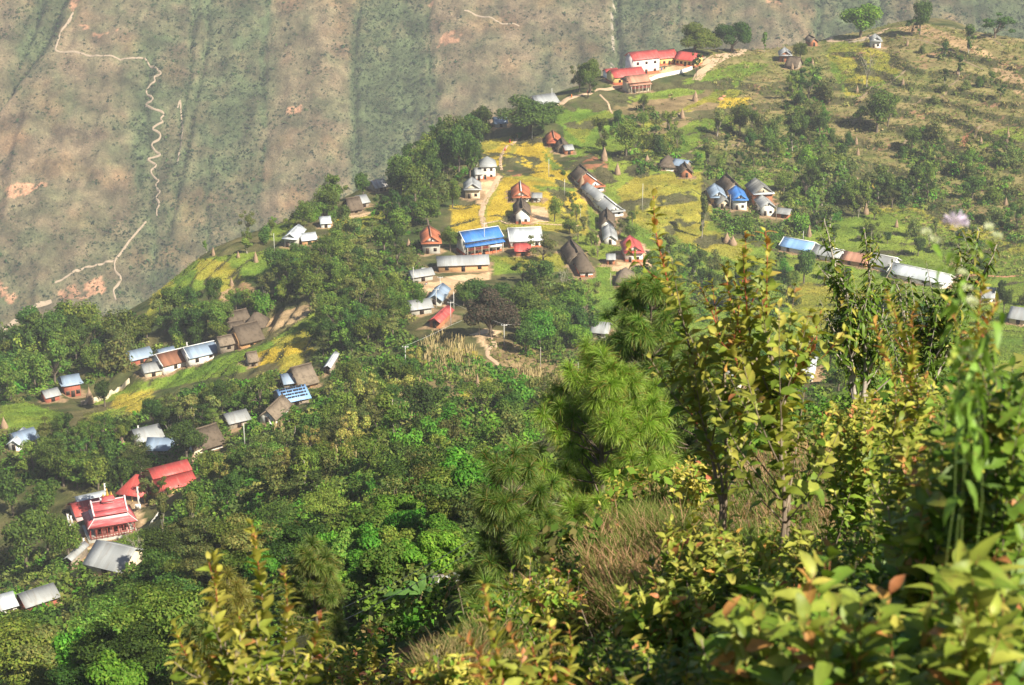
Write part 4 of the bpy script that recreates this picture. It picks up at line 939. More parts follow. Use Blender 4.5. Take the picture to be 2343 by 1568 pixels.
def make_tree(name, seed, kind, pal, label, cat='tree', dense=1.0):
    """prototype about 8 m wide, 8 m tall, with its own trunk and crown"""
    rg = np.random.default_rng(seed); r = root(name, (0, 0, 0), 0, label, cat)
    tr = MB(); lobes = []
    if kind == 'round':
        for i in range(11):
            a = rg.uniform(0, 2 * PI); q = rg.uniform(.6, 2.5); z = rg.uniform(3.3, 6.6); s = rg.uniform(1.1, 1.9) * (1.1 - .12 * abs(z - 4.6))
            lobes.append((q * math.cos(a), q * math.sin(a), z, s, s, s * .8))
        n, sz, inner, h0 = 2600, .24, .3, 2.4
    elif kind == 'dome':
        for i in range(16):
            a = rg.uniform(0, 2 * PI); q = rg.uniform(.3, 2.9); z = 2.0 + 4.5 * math.sqrt(max(0, 1 - (q / 3.1) ** 2)) * rg.uniform(.45, 1); s = rg.uniform(1.0, 1.4)
            lobes.append((q * math.cos(a), q * math.sin(a), z, s, s, s * .85))
        n, sz, inner, h0 = 6500, .15, .22, 1.6
    elif kind == 'loose':
        for i in range(13):
            a = rg.uniform(0, 2 * PI); q = rg.uniform(.8, 3.2); z = rg.uniform(2.6, 7.2); s = rg.uniform(.6, 1.25)
            lobes.append((q * math.cos(a), q * math.sin(a), z, s * 1.1, s * 1.1, s * .75))
        n, sz, inner, h0 = 1800, .23, .4, 1.8
    elif kind == 'layered':
        for i in range(14):
            a = rg.uniform(0, 2 * PI); q = rg.uniform(.5, 3.4); z = rg.uniform(3.2, 7.4); s = rg.uniform(1.0, 1.8)
            lobes.append((q * math.cos(a), q * math.sin(a), z, s * 1.25, s * 1.25, s * .32))
        n, sz, inner, h0 = 2200, .19, .5, 2.4
    elif kind == 'slender':
        for i in range(10):
            z = 1.8 + 5.8 * (i + rg.uniform(0, .6)) / 10; a = rg.uniform(0, 2 * PI); q = rg.uniform(0, 1.3) * (1 if i > 4 else .5); s = rg.uniform(.5, 1.2) * (1.1 if i > 5 else .65)
            lobes.append((q * math.cos(a), q * math.sin(a), z, s, s, s * .9))
        n, sz, inner, h0 = 1100, .26, .35, 1.5
    elif kind == 'bush':
        for i in range(8):
            a = rg.uniform(0, 2 * PI); q = rg.uniform(.3, 2.8); z = rg.uniform(1.2, 5.2); s = rg.uniform(1.2, 2.0)
            lobes.append((q * math.cos(a), q * math.sin(a), z, s, s, s * .9))
        n, sz, inner, h0 = 1500, .3, .3, .5
    elif kind == 'bare':
        lobes = [(rg.uniform(-2.5, 2.5), rg.uniform(-2.5, 2.5), rg.uniform(4.5, 7.6), .7, .7, .5) for i in range(8)]; n, sz, inner, h0 = 170, .18, .8, 2
    bark = M['palebark'] if kind in ('slender', 'bare') else M['bark']
    lean = rg.uniform(-.5, .5, 2); top = np.array((lean[0], lean[1], h0 + 1.5)); r0 = .28 if kind not in ('slender', 'bare') else .17
    tr.tube([(0, 0, -1.5), (0, 0, 0), (lean[0] * .4, lean[1] * .4, h0), tuple(top)] + ([(lean[0] * .6, lean[1] * .3, 6.8)] if kind == 'slender' else []), [r0 * 1.2, r0, r0 * .8, r0 * .6] + ([.06] if kind == 'slender' else []), 6)
    for lb in lobes[:(8 if kind != 'bare' else 8)]:
        c = np.array(lb[:3]); s_ = np.array((lean[0] * .35, lean[1] * .35, h0 * rg.uniform(.75, 1.05))); mid = (s_ + c) / 2 + np.array((0, 0, .3)) + rg.normal(size=3) * .2
        tr.tube([s_, mid, c], [r0 * .42, r0 * .28, r0 * .1], 5)
        if kind == 'bare':
            for q in range(5): e = c + rg.normal(size=3) * (.9, .9, .8) + (0, 0, .3); tr.tube([mid + (c - mid) * rg.uniform(0, 1), e], [.05, .02], 4)
    if kind == 'bush': lobes[0] = (0, 0, 2.6, 2.3, 2.3, 2.2)
    tr.build('trunk', bark, r, True)
    V, Fq, c = cloud(lobes, int(n * dense), sz, rg, pal, inner)
    link('crown', npmesh('crown', V, Fq, M['crown'], c), r)
    return r
PROTO = {}
def P_(key, name, kind, pals, n, adj, dense=1.0, cat='tree'):
    PROTO[key] = [make_tree(name, hash_(key) + i, kind, pals[i % len(pals)], adj, cat, dense) for i in range(n)]
def hash_(s): return sum(ord(c) * (i + 3) for i, c in enumerate(s)) * 7
P_('round', 'broadleaf_tree', 'round', [DG, MG, DG, MG], 4, 'dark')
P_('loose', 'open_crowned_tree', 'loose', [MG, OL, DG, MG], 4, 'open')
P_('layer', 'feathery_tree', 'layered', [OL, MG, DG], 3, 'olive')
P_('slim', 'lopped_tree', 'slender', [MG, OL, DG], 3, 'slender')
P_('bush', 'bushy_tree', 'bush', [DG, MG, OL, BG], 4, 'low bushy')
P_('dome', 'dome_tree', 'dome', [DG], 1, 'dome')
P_('banyan', 'banyan_tree', 'dome', [DG, MG], 2, 'banyan', 1.7)
P_('bright', 'bright_leafed_tree', 'round', [BG, BG], 2, 'bright green', 1.6)
P_('purple', 'brown_leafed_tree', 'dome', [PU], 1, 'brown', 1.8)
P_('yellow', 'yellowing_tree', 'loose', [YG], 2, 'yellowish')
P_('bare', 'bare_tree', 'bare', [OL], 2, 'bare')
P_('hiround', 'large_leafed_tree', 'round', [BG, MG], 3, 'lush green', 3.2)
P_('hiloose', 'fine_leafed_tree', 'layered', [MG, DG, OL], 3, 'fine-leafed', 3.2)
USED = set()
def copy_thing(o, loc, rz, sc):
    if o.name not in USED: USED.add(o.name); r = o
    else:
        r = o.copy(); COL.objects.link(r)
        for ch in o.children:
            c = ch.copy(); COL.objects.link(c); c.parent = r
    r.location = [float(v) for v in loc]; r.rotation_euler = (0, 0, rz); r.scale = sc
    return r
LANDM = B2 + [('the pink temple', 243, 1200), ('the dirt yard', 1000, 660), ('the bare knoll with poles', 1135, 790), ('the banana plant', 965, 1370), ('the tall pine', 1400, 900)]
GRP = {}
TREES = []
def tree(kind, px, py, wpx, hpx, jitter=True, force=False, label=None, dmin=0):
    p, d = hit(px, py, dmin)
    if d < 60 or d > 1000: return None
    if not force:
        for x0, y0, x1, y1, bd in BOX:
            ox = min(px + wpx * .45, x1) - max(px - wpx * .45, x0); oy = min(py, y1) - max(py - hpx, y0)
            if ox > 0 and oy > 0 and d < bd + 12:
                cov = ox * oy / ((x1 - x0) * (y1 - y0))
                if cov > (.12 if px > 800 else .3) or (px > x0 - 3 and px < x1 + 3 and d > bd - 4): return None
                if py < y1 + 2 and px + wpx * .15 > x0 and px - wpx * .15 < x1: return None
    sc = d / F; i = int(rng.integers(0, len(PROTO[kind])))
    s = wpx * sc / 8.0 * rng.uniform(.95, 1.1); sz_ = hpx * sc * 1.06 / 7.8
    if kind == 'slim': s *= 1.6
    o = copy_thing(PROTO[kind][i], (p[0], p[1], float(hz(p[0], p[1])) - .1), rng.uniform(0, 2 * PI), (s, s * rng.uniform(.9, 1.1), sz_))
    o['kindword'] = kind; TREES.append((o, px, py - hpx / 2, wpx * sc, d, kind, label))
    return o
EXPL = [ # notable trees: kind, px, base py, width px, height px
('banyan',1212,303,170,90),('banyan',1350,214,72,84),('loose',1325,212,50,60),('banyan',1588,126,118,74),('banyan',1672,121,104,80),('bright',1968,86,100,76),
('round',2103,80,62,76),('loose',2085,82,40,40),('slim',2215,125,40,60),('loose',2275,88,90,50),('slim',1748,120,20,42),('round',2005,303,88,98),('loose',2030,290,50,70),('loose',1965,290,44,50),
('round',1432,356,72,84),('loose',1380,352,52,80),('round',1692,312,50,80),('slim',1640,312,46,60),('loose',1725,325,60,70),('round',1830,140,40,44),('loose',1592,178,28,56),
('purple',1124,772,126,118),('banyan',1195,748,140,112),('banyan',1112,706,130,74),('round',1200,745,90,80),('dome',427,1052,104,98),('round',635,500,34,46),('slim',472,580,16,28),
('round',1838,650,60,80),('bare',1982,200,50,66),('bare',1290,675,40,60),('slim',1605,545,30,100),('slim',1985,480,40,60),('round',1268,508,40,62),('loose',1345,225,40,50),
('round',240,600+330,60,60),('loose',1242,600,80,60),('loose',1195,645,60,50),('round',1030,575,46,60),('layer',300,1270,1,1),
('round',1240,660,90,70),('loose',1290,720,90,80),('bright',1235,800,90,90),('bright',1270,785,80,80),('round',1330,790,90,90),('bright',1215,770,60,70),('round',955,710,44,60),('round',1060,700,50,60),
('round',1075,420,60,110),('slim',1090,380,50,90),('round',1050,400,70,110),('round',1015,400,70,100),('loose',1030,370,60,80),('round',985,450,70,90),('round',950,460,70,90),('round',920,450,60,60),('round',980,520,70,70),
('layer',1190,1120,140,110),('round',1035,475,50,70),
('yellow',625,1270,60,60),('yellow',690,1250,80,60),('slim',440,1230,50,110),('slim',372,1225,44,100),('round',455,1190,100,100),('round',520,1170,80,90),('layer',400,1260,90,60),
('round',280,1130,90,90),('round',225,1120,80,80),('loose',340,1150,44,60),('loose',372,1140,40,50),('bare',315,1285,54,60),
('round',160,1290,70,110),('round',110,1270,90,120),('round',60,1300,110,130),('round',30,1180,90,110),('round',110,1180,90,90),
]
for k, a, b_, c, d in EXPL:
    if c > 4: tree(k, a, b_, c, d, force=True)
def scatter(poly, kinds, n, wr, hr, sep, seed, dmin=0):
    rg = np.random.default_rng(seed); poly = np.array(poly, float); x0, y0 = poly.min(0); x1, y1 = poly.max(0); done = []; tries = 0; c = 0
    while c < n and tries < n * 25:
        tries += 1; x = rg.uniform(x0, x1); y = rg.uniform(y0, y1)
        if not inpoly(np.array([x]), np.array([y]), poly)[0]: continue
        if any(abs(x - a) < sep and abs(y - b) < sep * .55 for a, b in done): continue
        done.append((x, y)); wv = rg.uniform(*wr)
        if tree(kinds[rg.integers(0, len(kinds))], x, y, wv, wv * rg.uniform(*hr), dmin=dmin): c += 1
    return c
tot = 0
for args in [
 ([(0,830),(60,770),(180,745),(300,760),(330,800),(260,870),(180,875),(100,905),(0,925)], ['round','round','loose','bush'], 30, (62,100), (.9,1.25), 26, 1),
 ([(325,760),(345,720),(450,700),(520,690),(600,700),(620,720),(520,745),(500,790),(440,810),(340,815)], ['round','round','bush','loose'], 20, (46,74), (.9,1.2), 22, 2),
 ([(640,620),(760,560),(800,520),(900,490),(980,470),(1020,480),(960,530),(960,600),(930,640),(940,700),(930,770),(760,840),(720,790),(730,700),(660,690)], ['round','round','loose','layer','bush'], 62, (50,78), (.9,1.25), 20, 3),
 ([(700,500),(780,470),(860,440),(960,370),(1060,310),(1110,300),(1080,380),(1000,420),(900,470),(800,500)], ['round','loose','round'], 34, (44,70), (.9,1.3), 17, 4),
 ([(620,640),(640,600),(700,575),(780,560),(800,600),(740,640),(660,670)], ['round','loose','round'], 12, (46,66), (.9,1.2), 20, 28),
 ([(640,515),(720,500),(800,470),(860,440),(900,425),(920,440),(840,480),(760,515),(700,530)], ['round','loose','bush'], 14, (34,54), (.9,1.2), 18, 29),
 ([(520,560),(560,530),(640,520),(720,500),(700,540),(600,560),(560,590),(520,585)], ['round','loose','slim','bush'], 10, (26,42), (.9,1.3), 20, 5),
 ([(470,700),(560,710),(700,650),(740,620),(650,700),(560,740)], ['round','loose','slim'], 7, (34,56), (1,1.4), 22, 6),
 ([(170,990),(300,1000),(440,945),(560,920),(640,900),(700,880),(740,890),(640,930),(500,985),(330,1010),(200,1050),(60,1010),(0,1080),(0,1010)], ['round','slim','loose','layer'], 38, (38,64), (1,1.5), 22, 7),
 ([(120,1130),(60,1070),(200,1050),(330,1060),(330,1100),(260,1120)], ['round','loose','layer'], 14, (60,90), (.9,1.2), 26, 8),
 ([(450,1080),(520,1040),(640,1000),(720,960),(780,900),(860,860),(960,830),(940,950),(860,1000),(780,1100),(700,1180),(560,1180),(480,1120)], ['round','layer','loose','slim','bush','yellow'], 54, (46,84), (.9,1.35), 24, 9),
 ([(800,1010),(930,960),(1060,980),(1260,890),(1260,960),(1140,1080),(1080,1120),(900,1180),(780,1180)], ['layer','round','loose','slim','bush'], 26, (60,100), (.9,1.3), 30, 10),
 ([(330,1330),(420,1280),(560,1240),(720,1200),(780,1230),(700,1320),(560,1370),(420,1420),(330,1400)], ['hiloose','hiround','hiloose','layer'], 20, (90,130), (.8,1.1), 36, 11),
 ([(0,1440),(60,1440),(180,1420),(330,1400),(420,1430),(400,1568),(300,1640),(100,1660),(0,1600)], ['hiloose','hiloose','hiround'], 14, (130,190), (.7,1.0), 50, 12),
 ([(780,1300),(860,1240),(960,1220),(1060,1230),(1080,1280),(1020,1330),(900,1360),(800,1400),(720,1420)], ['hiround'], 17, (90,140), (.8,1.1), 34, 13),
 ([(900,1230),(960,1150),(1080,1130),(1130,1150),(1100,1240),(1000,1260)], ['hiround','hiround','layer'], 8, (110,150), (.9,1.1), 40, 14),
 ([(1380,290),(1460,370),(1560,350),(1700,330),(1800,300),(1830,360),(1750,420),(1620,400),(1560,320),(1480,250)], ['loose','slim','round','bush'], 22, (26,50), (1,1.6), 24, 15),
 ([(1820,130),(1900,170),(1880,300),(1960,330),(1940,430),(1860,420),(1800,380),(1830,300),(1810,220)], ['round','loose','bush','slim'], 24, (28,56), (.9,1.4), 22, 16),
 ([(1760,440),(1900,420),(2050,440),(2130,420),(2140,470),(2000,480),(1900,520),(1780,560),(1640,520),(1600,510),(1640,490)], ['round','loose','slim','bush'], 34, (34,62), (.9,1.4), 24, 17),
 ([(2080,300),(2342,350),(2342,540),(2250,520),(2150,400),(2050,380)], ['loose','round','bush'], 16, (30,60), (.9,1.2), 26, 18),
 ([(2100,110),(2342,150),(2342,310),(2150,280),(2020,220)], ['bush','loose','slim'], 12, (16,34), (.9,1.3), 24, 19),
 ([(1440,640),(1560,560),(1620,590),(1720,620),(1800,680),(1720,720),(1600,700),(1480,720),(1440,700)], ['loose','round','slim','bush'], 22, (34,56), (1,1.4), 24, 20),
 ([(1180,600),(1300,620),(1320,680),(1380,740),(1350,800),(1200,820),(1180,760)], ['round','loose','bright','bush'], 16, (56,86), (.9,1.2), 26, 21),
 ([(1120,340),(1110,300),(1300,290),(1320,400),(1300,420)], ['bush'], 3, (16,24), (.9,1.2), 24, 22),
 ([(1310,430),(1340,520),(1330,560),(1410,540),(1420,470),(1460,470),(1470,560),(1420,600),(1380,600),(1300,560),(1300,430)], ['round','loose','slim'], 10, (26,42), (1,1.4), 22, 23),
 ([(1640,980),(1760,960),(1900,920),(2000,900),(1900,830),(1700,840),(1620,900)], ['round','loose','bush','bright'], 12, (60,100), (.9,1.2), 36, 24),
 ([(1900,700),(2100,720),(2342,760),(2342,860),(2050,840),(1880,800)], ['loose','round','bush'], 16, (40,70), (.9,1.3), 30, 25),
 ([(1780,600),(1900,640),(2100,690),(2342,690),(2342,760),(2100,740),(1800,700)], ['loose','bush','slim','round'], 16, (26,46), (.9,1.4), 26, 26),
 ([(1900,500),(2100,490),(2342,560),(2342,640),(2200,620),(1900,560)], ['loose','bush','slim','round'], 16, (24,44), (.9,1.4), 26, 27),
]: tot += scatter(*args)
print('trees', len(TREES), time.time() - T0)
# labels for the trees
ORD = ['', 'second-', 'third-', 'fourth-', 'fifth-', 'sixth-', 'seventh-', 'eighth-', 'ninth-', 'tenth-', 'eleventh-', 'twelfth-', 'thirteenth-', 'fourteenth-', 'fifteenth-', 'sixteenth-', 'seventeenth-', 'eighteenth-', 'nineteenth-', 'twentieth-']
ADJ = {'round': 'dense dark green broadleaf tree', 'loose': 'open-crowned green tree', 'layer': 'feathery olive-green tree', 'slim': 'slender lopped tree with pale trunk', 'bush': 'low bushy tree',
       'dome': 'neat dome-shaped dark tree', 'banyan': 'huge spreading dark banyan', 'bright': 'bright green leafy tree', 'purple': 'big round tree with brownish-purple crown', 'yellow': 'yellowish thin-leafed tree',
       'bare': 'bare grey-limbed tree', 'hiround': 'lush large-leafed green tree', 'hiloose': 'dark fine-leafed spreading tree'}
GN = {'round': 'dense broadleaf trees of the wooded slopes', 'loose': 'open-crowned trees of the slopes', 'layer': 'feathery olive trees of the slopes', 'slim': 'lopped fodder trees', 'bush': 'low bushy trees on the slopes',
      'banyan': 'spreading banyans', 'bright': 'bright green trees', 'yellow': 'yellowish trees', 'bare': 'bare trees', 'hiround': 'lush trees on the near slope', 'hiloose': 'fine-leafed trees on the near slope', 'dome': 'dome trees', 'purple': 'brown-crowned trees'}
buck = {}
for t in TREES:
    o, px, py, wm_, d, kind, lab = t
    sname, lx, ly = min(LANDM, key=lambda q: (q[1] - px) ** 2 + 1.6 * (q[2] - py) ** 2)
    dx, dy = px - lx, (py - ly) * 1.2
    rel = ('right of' if dx > 0 else 'left of') if abs(dx) > abs(dy) else ('below' if dy > 0 else 'above')
    buck.setdefault((kind, rel, sname), []).append((math.hypot(dx, dy), o))
for (kind, rel, sname), L in buck.items():
    L.sort(key=lambda q: q[0])
    for i, (_, o) in enumerate(L):
        far = '' if len(L) == 1 else (ORD[i] if i < 20 else 'far-') + 'nearest '
        lab = (far + ADJ[kind] + ' ' + rel + ' ' + sname)
        wds = lab.split()
        if len(wds) > 16: lab = ' '.join((far + ADJ[kind].split(' with')[0].replace('dense ', '').replace('feathery ', '') + ' ' + rel + ' ' + sname).split()[:16])
        o['label'] = lab; o['category'] = 'tree'; o['group'] = GN[kind]; del o['kindword']
for L in PROTO.values():
    for o in L:
        if o.name not in USED:
            for ch in list(o.children): bpy.data.objects.remove(ch)
            bpy.data.objects.remove(o)

# ------------------------------------------------------------------ undergrowth, scrub, crops ("stuff")
def clumps(pts, size, per, pal, rg, flat=.8, leaf=.16, colj=.3):
    """many low bushes merged into one object: pts (n,3), size (n,)"""
    n = len(pts); k = np.repeat(np.arange(n), per); m = len(k); dr = unit(rg.normal(size=(m, 3))); dr[:, 2] = np.abs(dr[:, 2]) * 1.1 - .15
    s = size[k][:, None]; Pp = pts[k] + dr * s * np.array((1, 1, flat)) * rg.uniform(.45, 1.0, (m, 1))
    Nn = unit(dr + .7 * rg.normal(size=(m, 3)) + (0, 0, .3)); V, Fq = leaf_quads(Pp, Nn, size[k] * leaf * rg.uniform(.7, 1.4, m), rg, .65)
    pal = np.array(pal); c = pal[rg.integers(0, len(pal), n)] * (1 + colj * rg.uniform(-1, 1, (n, 1))); c = c[k] * (1 + .2 * rg.uniform(-1, 1, (m, 1)))
    return V, Fq, np.repeat(np.clip(c, .003, 1), 4, 0)
rg = np.random.default_rng(77)
def ground_pts(poly, n, sd, keep=None):
    r_ = np.random.default_rng(sd); poly = np.array(poly, float); out = []
    x = r_.uniform(poly[:, 0].min(), poly[:, 0].max(), n * 3); y = r_.uniform(poly[:, 1].min(), poly[:, 1].max(), n * 3); m_ = inpoly(x, y, poly); x = x[m_][:n]; y = y[m_][:n]
    bad = np.zeros(len(x), bool)
    for x0, y0, x1, y1, bd in BOX: bad |= (x0 - 4 < x) & (x < x1 + 4) & (y0 + 8 < y) & (y < y1 + 7)
    x = x[~bad]; y = y[~bad]; dd = np.arange(45, 1150, 1.0)
    for i in range(0, len(x), 400):
        r3 = ray(x[i:i + 400], y[i:i + 400]); ps = r3[:, None] * dd[None, :, None]; ok = ps[..., 2] < bil(H, GX0, GY0, ST, ps[..., 0], ps[..., 1]); j = ok.argmax(1); q3 = ps[np.arange(len(j)), j]; q3[:, 2] = hz(q3[:, 0], q3[:, 1])
        g3_ = ok.any(1) & (dd[j] > 60); out.append(np.column_stack([q3, dd[j]])[g3_])
    return np.concatenate(out)
FORE = [([(0,760),(180,710),(330,730),(340,800),(500,790),(560,740),(640,650),(640,600),(760,540),(900,430),(1080,300),(1110,300),(1070,400),(1020,470),(960,530),(960,640),(930,760),(960,800),(1100,830),(1290,900),(1260,960),(1100,1150),(1080,1330),(960,1400),(780,1420),(560,1500),(400,1568),(0,1568),(0,1270),(150,1270),(190,1300),(330,1310),(400,1210),(320,1130),(200,1110),(0,1110),(0,990),(160,985),(300,950),(440,890),(640,860),(720,850),(740,730),(700,690),(640,700),(500,790),(330,830),(200,890),(0,930)], 5200, 101),
        ([(1180,620),(1320,640),(1400,780),(1340,880),(1200,820)], 260, 102), ([(1420,640),(1560,560),(1800,640),(1780,740),(1500,740)], 300, 103),
        ([(1600,500),(1640,470),(1900,420),(2140,420),(2140,480),(1960,480),(1780,580),(1660,530)], 420, 104), ([(1810,130),(1900,150),(1890,300),(1990,420),(1840,430),(1780,380)], 300, 105),
        ([(1600,800),(2000,850),(2342,900),(2342,960),(1900,960),(1500,1100),(1400,900)], 300, 106), ([(2080,290),(2342,340),(2342,560),(2200,520),(2060,380)], 300, 107),
        ([(1380,290),(1480,240),(1560,320),(1640,400),(1800,320),(1830,380),(1700,440),(1560,380),(1460,400)], 220, 108)]
pp = np.concatenate([ground_pts(*f) for f in FORE])
sz_ = np.interp(pp[:, 3], [80, 250, 500, 800], [1.0, 1.6, 1.9, 2.0]) * rg.uniform(.5, 1.4, len(pp))
UP = DG + MG + OL + MG + BG + [(.14,.15,.04)]; nr_ = pp[:, 3] < 280
ex_ = rg.uniform(-330, 330, 9000); ey_ = rg.uniform(60, 900, 9000); ez_ = hz(ex_, ey_); qx, qy = project(ex_, ey_, ez_); ko = (qx < -30) | (qx > 2370) | ((qy > 950) & (qx > 1150) & (ey_ < 300)); ep = np.stack([ex_, ey_, ez_], 1)[ko][:2600]   # the same cover beyond the frame
V, Fq, c = clumps(np.concatenate([pp[~nr_][:, :3], ep]), np.concatenate([sz_[~nr_], rg.uniform(1, 3, len(ep))]), 62, UP, rg, .95, .18, .35)
V2, F2, c2 = clumps(pp[nr_][:, :3], sz_[nr_] * 1.1, 230, UP, rg, .95, .095, .35)
# weeds and low bushes on the steep bank right below the viewpoint
bx = rg.uniform(-14, 30, 9000); by = rg.uniform(3.5, 75, 9000); z0_ = hz(bx, by); ye_ = np.interp(bx, [-6, -1.2, -.45, .1, .7, 1.3, 2.2, 4, 7, 16], [2.2, 3.6, 5.0, 7.6, 10.6, 13.0, 15.6, 19, 25, 34]); kb = (by > ye_ + .5) & (rg.random(9000) < np.clip(12 / by, .25, 1)); bp = np.stack([bx, by, z0_], 1)[kb]
V3, F3, c3 = clumps(bp, rg.uniform(.2, .5, len(bp)) * np.interp(bp[:, 1], [5, 30, 70], [.55, 1.3, 2.2]), 90, UP + [(.22,.2,.07), (.2,.15,.06)], rg, 1.0, .12, .3)
Fq = np.concatenate([Fq, F2 + len(V), F3 + len(V) + len(V2)]); V = np.concatenate([V, V2, V3]); c = np.concatenate([c, c2, c3])
o = link('undergrowth', npmesh('undergrowth', V, Fq, M['scrub'], c)); tag(o, 'tangled green and brown undergrowth covering the wooded slopes between the trees', 'undergrowth', kind='stuff')
# dry weeds and terrace bushes on the right hand hillside
pp = ground_pts(DRY, 11000, 111); keep = rg.random(len(pp)) < .9; pp = pp[keep]
pq = ground_pts([(1280,240),(1640,180),(1700,480),(1500,560),(1340,560),(1290,420)], 260, 112); pp = np.concatenate([pp, pq, ground_pts([(1110,765),(1200,770),(1290,815),(1345,830),(1330,885),(1180,860),(1120,815)], 220, 113)])
V, Fq, c = clumps(pp[:, :3], rg.uniform(.3, .95, len(pp)) * np.where(rg.random(len(pp)) < .07, 2.2, 1), 20, [(.24,.21,.07), (.19,.21,.055), (.13,.17,.038), (.28,.22,.10), (.10,.14,.032), (.24,.23,.07)], rg, 1.0, .26, .25)
o = link('hillside_weeds', npmesh('hillside_weeds', V, Fq, M['scrub'], c)); tag(o, 'dry weeds and low bushes dotted over the terraced right-hand hillside', 'weeds', kind='stuff')
# crops: low tufts over the fields
inr = (PX > -60) & (PX < 2400) & (PY > 40) & (PY < 1500) & (Y < 930)
fm = np.zeros(H.shape, np.uint8)
for cc, poly in FIELDS:
    fm[inpoly(jx, jy, poly)] = 0 if cc in ('dirt', 'redsoil', 'stubble', 'dark', 'dry') else 1
ids = np.flatnonzero((fm > 0) & inr & (n3 > .3)); ids = rg.choice(ids, min(len(ids), 80000), replace=False)
x = X.ravel()[ids] + rg.uniform(-.5, .5, len(ids)); y = Y.ravel()[ids] + rg.uniform(-.5, .5, len(ids)); z = hz(x, y)
base = Ccol.reshape(-1, 3)[ids]; k = np.repeat(np.arange(len(ids)), 4); m_ = len(k)
Pp = np.stack([x, y, z], 1)[k] + rg.normal(size=(m_, 3)) * (.35, .35, .12) + (0, 0, .3)
V, Fq = leaf_quads(Pp, unit(rg.normal(size=(m_, 3)) + (0, 0, .5)), rg.uniform(.12, .27, m_), rg, .5)
c = np.repeat(base[k] * rg.uniform(.65, 1.35, (m_, 1)), 4, 0)
o = link('field_crops', npmesh('field_crops', V, Fq, M['scrub'], c)); tag(o, 'yellow-green millet and rice crop standing in the terraced fields', 'crop', kind='stuff')
# dry maize stalks on the near knoll
pp = np.concatenate([ground_pts(q, n_, s_) for q, n_, s_ in (([(950,800),(1000,770),(1080,790),(1100,880),(980,870)], 150, 5), ([(880,880),(960,870),(960,980),(880,990)], 60, 6), ([(1180,850),(1320,870),(1300,905),(1190,890)], 90, 7), ([(760,960),(830,940),(830,1060),(770,1080)], 50, 8), ([(620,985),(700,965),(690,990),(640,1010)], 40, 9))])
k = np.repeat(np.arange(len(pp)), 7); m_ = len(k); b0 = pp[k, :3] + rg.normal(size=(m_, 3)) * (.5, .5, 0); hgt = rg.uniform(1.0, 2.2, m_)[:, None]; ln = rg.normal(size=(m_, 3)) * (.3, .3, 0)
sd = unit(rg.normal(size=(m_, 3)) * (1, 1, 0)) * .10
V = np.stack([b0 - sd, b0 + sd, b0 + ln + hgt * (0, 0, 1) + sd * .6, b0 + ln + hgt * (0, 0, 1) - sd * .6], 1).reshape(-1, 3)
c = np.repeat(np.array([(.42,.32,.16), (.32,.27,.11), (.5,.4,.2)])[rg.integers(0, 3, m_)], 4, 0)
o = link('maize_stalks', npmesh('maize_stalks', V, np.arange(4 * m_).reshape(-1, 4), M['scrub'], c)); tag(o, 'dry standing maize stalks on the near terraces around the knoll', 'maize', kind='stuff')
# scrub over the mountain
n_ = 95000; a = rg.uniform(-90, 2440, n_); b_ = rg.uniform(-90, 860, n_)
Dp = (628 + 0.72 * 1322); r_ = ray(a, b_); t = Dp / (-(r_[:, 2]) + 0.72 * r_[:, 1]); q = r_ * t[:, None]; ok = (q[:, 1] > 1335) & (q[:, 1] < 1755) & (np.abs(q[:, 0]) < 740)
q = q[ok]; a = a[ok]; b_ = b_[ok]; g_ = green_at(a, b_); nz = fbm(q[:, 0] / 12, q[:, 1] / 9, 81)
for ln, wd, dp in GUL: g_ = np.maximum(g_, .95 * np.exp(-(dist_line(a, b_, ln) / (wd * 1.5)) ** 2))
kp = rg.random(len(q)) < np.clip(g_ * 1.0 + (nz - .5) * 1.4, .05, 1); q = q[kp]; g_ = g_[kp]; q[:, 2] = mz(q[:, 0], q[:, 1])
V, Fq, c = clumps(q, rg.uniform(.4, 1.35, len(q)) * (1.0 + .4 * g_) * np.where(rg.random(len(q)) < .05, 2.0, 1), 8, [(.02,.048,.015), (.036,.075,.022), (.024,.052,.02), (.06,.098,.03)], rg, 1.0, .40, .25)
o = link('mountain_scrub', npmesh('mountain_scrub', V, Fq, M['scrub'], c)); tag(o, 'dark green scrub dotted over the far brown mountainside', 'scrub', kind='stuff')
print('stuff', time.time() - T0)

